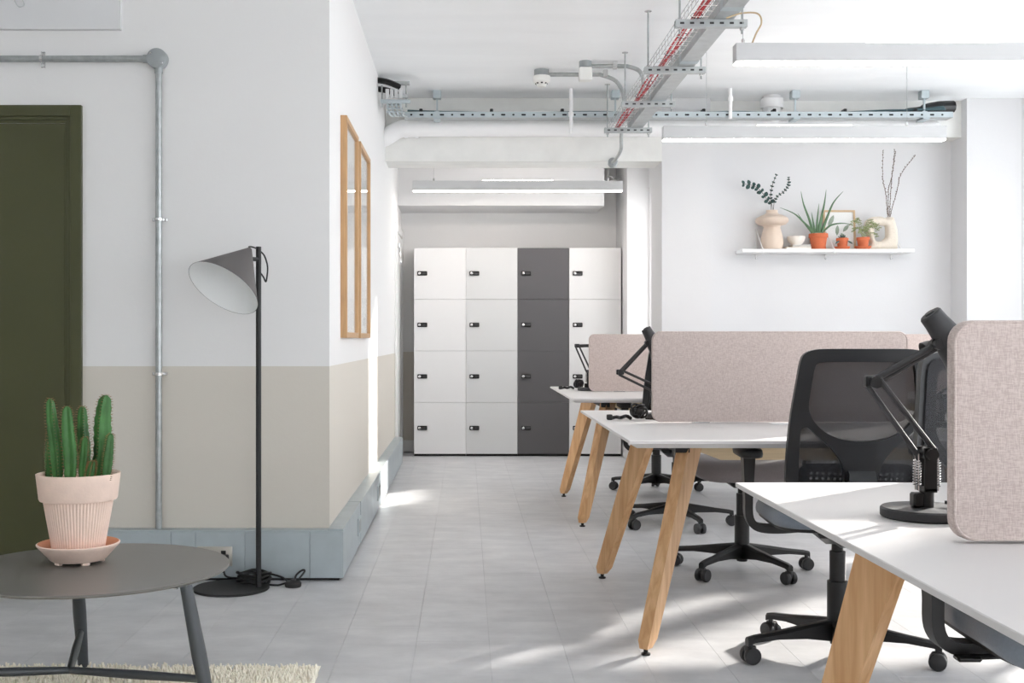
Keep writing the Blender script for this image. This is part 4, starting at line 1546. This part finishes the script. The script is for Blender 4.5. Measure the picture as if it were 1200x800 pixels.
# ------------------------------------------------------------------ desk lamps
def desk_lamp(x, y, label, joint, elbow, wrist, head_dir, by=0.0, head_len=.15):
    """joint, elbow, wrist: (dx, height over the desk), all in the lamp's own x-z plane"""
    t = thing('desk_lamp', label, 'lamp', (x, y, DZ + .0003), group='black arm lamps on the desks')
    MB().lathe([(0, 0), (.078, 0), (.082, .003), (.082, .016), (.079, .019), (0, .0195)], 40).build('base', 'charcoal', t)
    J, E, W = Vector((joint[0], 0, joint[1])), Vector((elbow[0], 0, elbow[1])), Vector((wrist[0], 0, wrist[1]))
    MB().tube([(J.x, 0, .0195), (J.x, 0, .055)], .013, 14).build('socket', 'black', t)
    MB().box((J.x - .028, -.012, .020), (J.x - .008, .012, .046), .003).build('clamp_block', 'black', t)
    st = MB().box((J.x - .012, -.020, .05), (J.x + .012, -.016, J.z + .012), .001)
    st.box((J.x - .012, .016, .05), (J.x + .012, .020, J.z + .012), .001)
    st.box((J.x - .012, -.020, .048), (J.x + .012, .020, .056), .001)
    st.build('fork', 'black', t)
    sp = MB()
    for s in (-1, 1):
        for dx in (-.018, .018):
            pts = []
            for k in range(50):
                a = k * 1.25
                z = .058 + (J.z - .012 - .058) * k / 49
                pts.append((J.x + dx + .0042 * math.cos(a), s * .008 + .0042 * math.sin(a), z))
            sp.tube(pts, .0011, 4)
            sp.tube([(J.x + dx, s * .008, .05), (J.x + dx, s * .008, J.z)], .0012, 5)
    sp.build('springs', 'bright_metal', t)
    MB().tube([(J.x, -.03, J.z), (J.x, .03, J.z)], .011, 12).build('joint_knob', 'black', t)
    d = (E - J).normalized()
    n = Vector((-d.z, 0, d.x))
    lower = MB()
    for o in (-.013, .013):
        lower.tube([J + n * o + Vector((0, o * .6, 0)), E + n * o * .8 + Vector((0, o * .6, 0))], .0052, 8)
    lower.build('lower_arm', 'charcoal', t)
    el = MB().tube([E + Vector((0, -.016, 0)), E + Vector((0, .016, 0))], .011, 12)
    el.box(E - Vector((.016, .010, .010)), E + Vector((.016, .010, .012)), .003)
    el.build('elbow', 'black', t)
    d2_ = (W - E).normalized()
    n2 = Vector((-d2_.z, 0, d2_.x))
    upper = MB()
    upper.tube([E + n2 * .003, W], .0062, 8)
    upper.tube([E - n2 * .008 + Vector((0, .008, 0)), W - n2 * .008 + Vector((0, .004, 0))], .0045, 8)
    upper.build('upper_arm', 'charcoal', t)
    kn = MB().tube([W + Vector((0, -.018, 0)), W + Vector((0, .014, 0))], .010, 12)
    kn.box(W - Vector((.010, .008, .010)), W + Vector((.014, .008, .010)), .003)
    kn.build('wrist_joint', 'black', t)
    hd_ = Vector(head_dir).normalized()
    top = W + Vector((.014, 0, .0)) - hd_ * .062 + Vector((.012, 0, .008))
    M = aim(top, top + hd_)
    k = head_len / .15
    hdm = MB().lathe([(0, .0), (.0185, .0), (.021, .003), (.022, .02), (.026, .05 * k), (.033, .075 * k), (.037, .10 * k), (.046, .125 * k), (.049, .15 * k), (.046, .15 * k), (.030, .09 * k), (.018, .05 * k), (0, .045 * k)], 36, M)
    h = hdm.build('lamp_head', 'charcoal', t)
    MB().lathe([(0, -.003), (.009, -.003), (.010, 0), (.010, .002)], 18, M).build('switch_button', 'black', h)
    return t


desk_lamp(.852, 2.13, 'large black arm lamp next to the screen in front of the mesh-back chair', (0, .118), (-.099, .250), (.018, .320), (.62, 0, -.78))
desk_lamp(.835, 4.82, 'black arm lamp leaning out from behind the long pink screen', (-.02, .11), (-.19, .190), (-.078, .312), (.5, 0, -.86))
desk_lamp(.795, 7.36, 'black arm lamp half hidden behind the screen in front of the lockers', (-.01, .12), (-.085, .286), (.05, .292), (.7, 0, -.7))
desk_lamp(1.80, 4.36, 'black arm lamp past the corner of the long screen, seen through the chair mesh', (0, .11), (.12, .20), (-.005, .30), (-.9, 0, -.42))
# cable on the near lamp
tag(MB().tube(spl([(.885, 2.13, DZ + .028), (.91, 2.12, DZ + .026), (.935, 2.10, DZ + .012), (.96, 2.08, DZ + .004), (1.02, 2.05, DZ + .004)], 6), .0035, 7).build('lamp_cable', 'black'),
    'short black cable leaving the socket of the large arm lamp', 'cable')


def cable_heap(px, py, Y, label, seed):
    r_ = random.Random(seed)
    c = at(px, py, Y)
    t = thing('coiled_cable', label, 'cable', (c.x, Y, DZ + .0003), group='bundled lamp cables on the desks')
    pts = []
    for k in range(52):
        a = k * .62
        q = .6 + .4 * r_.random()
        pts.append((.03 * math.cos(a) * q + .022 + .010 * math.sin(k * .21), .022 * math.sin(k * .9), .036 + .029 * math.sin(a) * q))
    MB().tube(spl(pts, 3), .0045, 6).build('cable_loops', 'black', t)
    MB().tube(spl([(-.01, 0, .006), (-.03, -.012, .016), (-.05, .010, .008), (-.07, -.008, .012), (-.085, 0, .008), (-.10, .004, .008)], 5), .0075, 6).build('cable_tail', 'black', t)
    MB().box((-.108, -.014, 0), (-.085, .014, .022), .005, 2).build('plug', 'black_rubber', t)
    MB().box((.00, -.015, .02), (.045, .018, .048), .007, 2).build('adapter', 'charcoal', t)
    MB().tube(spl([(.05, 0, .006), (.07, -.004, .005), (.085, 0, .006)], 4), .004, 6).build('lead', 'black', t)
    MB().box((.08, -.016, 0), (.112, .016, .014), .004, 2).build('inline_switch', 'black', t)
    return t


cable_heap(742, 488, 4.70, 'tangled black cable beside the long pink screen', 4)
cable_heap(674, 454, 7.55, 'tangled black cable on the desk closest to the lockers', 9)

# ------------------------------------------------------------------ floor lamp
lpY = 4.93
pc = at(271, 695, lpY)
pole_x = at(303, 0, lpY).x - pc.x
fl = thing('floor_lamp', 'dark floor lamp with cone shade, white inside, on a round base', 'floor lamp', (pc.x, lpY, 0))
MB().lathe([(0, 0), (.160, 0), (.162, .002), (.162, .008), (.160, .010), (0, .010)], 56).build('base', 'black_matte', fl)
ptop = at(303, 289, lpY).z
MB().tube([(pole_x, 0, .01), (pole_x, 0, ptop)], .0115, 16).build('pole', 'black_matte', fl)
apex = at(293, 291.5, lpY - .075) - Vector((pc.x, lpY, 0))
axis = Vector((-.39, -.52, -.76)).normalized()
M = aim(apex, apex + axis)
Ls, Rs = .226, .160
MB().lathe([(.006, 0), (.008, -.001), (Rs + .0, Ls), (Rs - .0012, Ls)], 64, M, cap=False).build('shade', 'shade_grey', fl)
inner = MB().lathe([(0, .008), (.006, .008), (Rs - .0015, Ls - .0003)], 64, M, cap=False)
inner.build('shade_lining', 'shade_white', fl)
ay = at(0, 304, lpY).z
MB().tube([(pole_x, 0, ay), (pole_x - .045, -.075, ay)], .009, 12).build('swivel_arm', 'black_matte', fl)
A = lambda px, py, dy=0: at(px, py, lpY + dy) - Vector((pc.x, lpY, 0))
MB().tube(spl([apex, A(292, 289, -.06), A(298, 290, -.03), A(304, 293.5, 0.012), A(310, 300, .01), A(313.5, 312, .01), A(313, 323, .01), A(311.5, 330, .01), A(309, 325, .01), A(304.5, 318.5, .012)], 6), .0035, 8).build('shade_cable', 'black', fl)
cb = MB()
for k in range(4):
    rr = .075 + .006 * (k % 2)
    cb.tube([(at(296, 0, 4.99).x + rr * .9 * math.cos(a * PI / 14), 5.02 + .045 * math.sin(a * PI / 14), .012 + .013 * k + .006 * math.sin(a * .7 + k)) for a in range(28)], .006, 7, closed=True)
tag(cb.build('cable_coil', 'black'), 'black lamp cable wound into a ring beside the floor lamp pole', 'cable')
sw_ = at(343.5, 685, 4.98)
fs = thing('foot_switch', 'round black foot switch on the floor beside the coiled lamp cable', 'switch', (sw_.x, 4.98, 0))
MB().lathe([(0, 0), (.034, 0), (.036, .006), (.036, .016), (.03, .024), (.012, .026), (0, .026)], 28).build('switch_body', 'black_rubber', fs)
MB().lathe([(0, .034), (.010, .033), (.012, .026)], 16).build('switch_button', 'charcoal', fs)
g = lambda px, py, Y=5.0: at(px, py, Y)
fl_z = lambda v: Vector((v.x, v.y, max(v.z, .006)))
tag(MB().tube(spl([g(262, 668, 5.05), g(264, 674, 5.04), g(270, 676.5, 5.03), g(284, 677.5, 5.02)], 6), .0045, 7).build('lamp_cable', 'black'),
    'black cable hanging from the wall plug to the cable ring', 'cable')
tag(MB().tube([fl_z(p) for p in spl([g(306, 671, 5.03), g(318, 672.5, 5.02), g(330, 676, 5.01), g(338, 681, 5.0), g(345, 682, 4.985), g(351, 677, 4.99), g(357, 669, 5.0), g(354, 668, 5.0), g(347, 674, 4.99), g(345, 683, 4.98)], 6)], .0045, 7).build('lamp_cable', 'black'),
    'black cable looping up over the foot switch', 'cable')
tag(MB().tube([fl_z(p) for p in spl([g(308, 680, 5.0), g(315, 687, 4.99), g(324, 686, 4.98), g(335, 683, 4.98)], 6)], .0045, 7).build('lamp_cable', 'black'),
    'black cable lying low between the lamp pole and the foot switch', 'cable')

# ------------------------------------------------------------------ round table and cactus
zt_tab = .40
tcx, tcy, tr_ = -1.095, 3.39, .392
tb = thing('side_table', 'round grey side table with three splayed legs, cactus pot on it', 'table', (tcx, tcy, 0))
MB().lathe([(0, zt_tab - .016), (tr_ - .05, zt_tab - .016), (tr_ - .004, zt_tab - .009), (tr_, zt_tab - .005), (tr_, zt_tab - .002), (tr_ - .002, zt_tab), (0, zt_tab)], 96).build('table_top', 'table_grey', tb, smooth=25)
hubp = at(82, 785, 3.33) - Vector((tcx, tcy, 0))
legdefs = []
# right leg
lr_t = at(218, 684, 3.20) - Vector((tcx, tcy, 0))
lr_t.z = zt_tab - .016
lr_b = Vector((lr_t.x + .085, lr_t.y - .05, .0125))
lb_t = at(89, 690, 3.62) - Vector((tcx, tcy, 0))
lb_t.z = zt_tab - .016
lb_b = Vector((lb_t.x - .01, lb_t.y + .10, .0125))
ll_t = Vector((-.27, -.13, zt_tab - .016))
ll_b = Vector((-.35, -.19, .0125))
hub = Vector((hubp.x, hubp.y, hubp.z))
for a, b in ((lr_t, lr_b), (lb_t, lb_b), (ll_t, ll_b)):
    lg = MB().tube([a, a.lerp(b, .5), b], [.017, .021, .0165], 18).build('leg', 'table_leg_grey', tb)
    f = (a.z - hub.z) / (a.z - b.z)
    at_leg = a.lerp(b, min(.9, f - .06))
    MB().tube([hub, hub.lerp(at_leg, .5), at_leg], [.010, .013, .010], 14).build('stretcher', 'table_leg_grey', tb)
    MB().lathe([(.006, 0), (.006, .004)], 10, Matrix.Translation(a.lerp(b, .02) + Vector((-.03, 0, -.001)))).build('screw', 'bright_metal', lg)

PYc = 3.46
pc_ = at(92, 655, PYc)
pk = PYc / F
sa = thing('pot_saucer', 'pale terracotta saucer with orange inside under the cactus pot', 'saucer', (pc_.x, PYc, zt_tab + .0003))
MB().lathe([(0, .008), (.075, .008), (.082, .012), (.112, .046), (.120, .054), (.121, .058), (.117, .060), (.108, .054), (.080, .022), (0, .020)], 48).build('dish', 'pink_clay', sa)
MB().lathe([(0, .0206), (.0805, .0226), (.1085, .0546), (.1165, .0602)], 48, cap=False).build('inside_glaze', 'saucer_clay', sa)
for k in range(5):
    a = k * 2 * PI / 5 + .3
    MB().box((-.012, -.008, 0), (.012, .008, .012), .003, 1, Matrix.Translation((.068 * math.cos(a), .068 * math.sin(a), 0)) @ Matrix.Rotation(a + PI / 2, 4, 'Z')).build('foot', 'pink_clay', sa)
po = thing('cactus_pot', 'ribbed pale pink clay pot planted with upright green cactus columns', 'potted plant', (pc_.x, PYc, zt_tab + .0206 + .0003))
hb = .170
NF = 64


def flute(a, j):
    return 1 + .012 * math.cos(a * NF)


body = [(0, .0), (.070, .0), (.0735, .004), (.080, .05), (.0905, .11), (.101, hb)]
MB().lathe(body, NF * 6, mod=flute).build('ribbed_body', 'pink_clay', po, smooth=60)
zr = at(0, 554, PYc).z - po.location.z
MB().lathe([(.098, hb - .003), (.111, hb - .002), (.1135, hb + .003), (.1215, zr - .004), (.1220, zr), (.118, zr + .001), (.112, zr - .004), (.108, zr - .02), (0, zr - .022)], 64).build('rim', 'pink_clay', po)
MB().lathe([(0, zr - .0206), (.1085, zr - .0212)], 40, cap=False).build('soil', 'soil', po)
rng = random.Random(21)
stems = [  # px at base, px at top, py at top, widest radius px, Y offset
    (56, 58, 504, 6.5, .03), (68, 58, 467, 8, -.02), (83, 78, 476, 9.5, -.045), (98, 96, 476, 8, .03), (97, 100, 512, 6, -.04), (113, 123, 463, 12, -.01), (124, 129, 508, 6.5, -.045), (104, 108, 540, 5, -.05)]
zs0 = zr - .024
for n, (pb, ptp, pty, rad, dy) in enumerate(stems):
    Y = PYc + dy
    b = Vector((at(pb, 0, Y).x - po.location.x, dy, zs0))
    tp_ = at(ptp, pty, Y)
    tpv = Vector((tp_.x - po.location.x, dy + .004, tp_.z - po.location.z))
    rr = rad * pk * .92
    C = spl([b, b.lerp(tpv, .35) + Vector((.004 if tpv.x < b.x else .008 if n == 5 else 0, 0, 0)), b.lerp(tpv, .7), tpv], 9)
    rings = []
    nr = 4 if n % 2 else 3
    SEG = 24
    ph = rng.uniform(0, 2)
    spn = MB()
    for i, c in enumerate(C):
        t_ = i / (len(C) - 1)
        w = rr * (.72 + .38 * math.sin(min(t_ * 1.25, 1) * PI * .8)) * (1 - .22 * t_) * (1 if t_ < .82 else max(.3, math.sqrt(max(0, 1 - ((t_ - .82) / .18) ** 2))))
        tw = ph + t_ * .3
        ring_ = []
        for k in range(SEG):
            a = 2 * PI * k / SEG
            star = .52 + .50 * abs(math.cos((a - tw) * nr / 2)) ** 2.0
            wob = 1 + .07 * math.sin(i * 2.1)
            ring_.append(c + Vector((math.cos(a), math.sin(a), 0)) * (w * star * wob))
        rings.append(ring_)
        if i > 1:
            for q in range(nr):
                a = tw + 2 * PI * q / nr
                p = c + Vector((math.cos(a), math.sin(a), 0)) * (w * 1.0)
                for sgn in (-.35, .35):
                    d = Vector((math.cos(a + sgn), math.sin(a + sgn), rng.uniform(-.2, .5)))
                    spn.tube([p, p + d * .007], [.0009, .0003], 4)
    s = MB().loft(rings).build('stem', 'cactus', po, smooth=70)
    spn.build('spines', 'spine', s, smooth=0)

# ------------------------------------------------------------------ rug
rx1, ry1 = at(373, 0, 3.66).x, 3.66
rx0, ry0 = -2.75, 1.9
rg = thing('shaggy_rug', 'cream shaggy rug under the round table', 'rug', ((rx0 + rx1) / 2, (ry0 + ry1) / 2, 0))
rw, rd = (rx1 - rx0) / 2, (ry1 - ry0) / 2
MB().box((-rw, -rd, 0), (rw, rd, .012), .003).build('backing', 'rug_base', rg)
tv, tf = [], []
rng = random.Random(8)


def tuft(x, y):
    h = rng.uniform(.016, .034)
    a = rng.uniform(0, 2 * PI)
    ln = rng.uniform(.0, .018)
    r0 = rng.uniform(.0035, .006)
    dx, dy = math.cos(a) * ln, math.sin(a) * ln
    k = len(tv)
    for (cx, cy, z, r) in ((x, y, .010, r0), (x + dx * .5, y + dy * .5, .010 + h * .6, r0 * 1.15), (x + dx, y + dy, .010 + h, r0 * .55)):
        for q in range(4):
            tv.append((cx + r * math.cos(q * PI / 2 + a), cy + r * math.sin(q * PI / 2 + a), z))
    for j in (0, 4):
        for q in range(4):
            tf.append((k + j + q, k + j + (q + 1) % 4, k + j + 4 + (q + 1) % 4, k + j + 4 + q))
    tf.append((k + 8, k + 9, k + 10, k + 11))


for i in range(22000):
    y = rd - abs(rng.random()) * .62 if i < 17000 else rng.uniform(-rd, rd - .6)
    tuft(rng.uniform(-rw, rw), y)
me = bpy.data.meshes.new('pile')
me.from_pydata(tv, [], tf)
me.shade_smooth()
me.materials.append(MATS['rug_pile'])
pile = bpy.data.objects.new('pile', me)
COL.objects.link(pile)
pile.parent = rg
pile['kind'] = 'stuff'
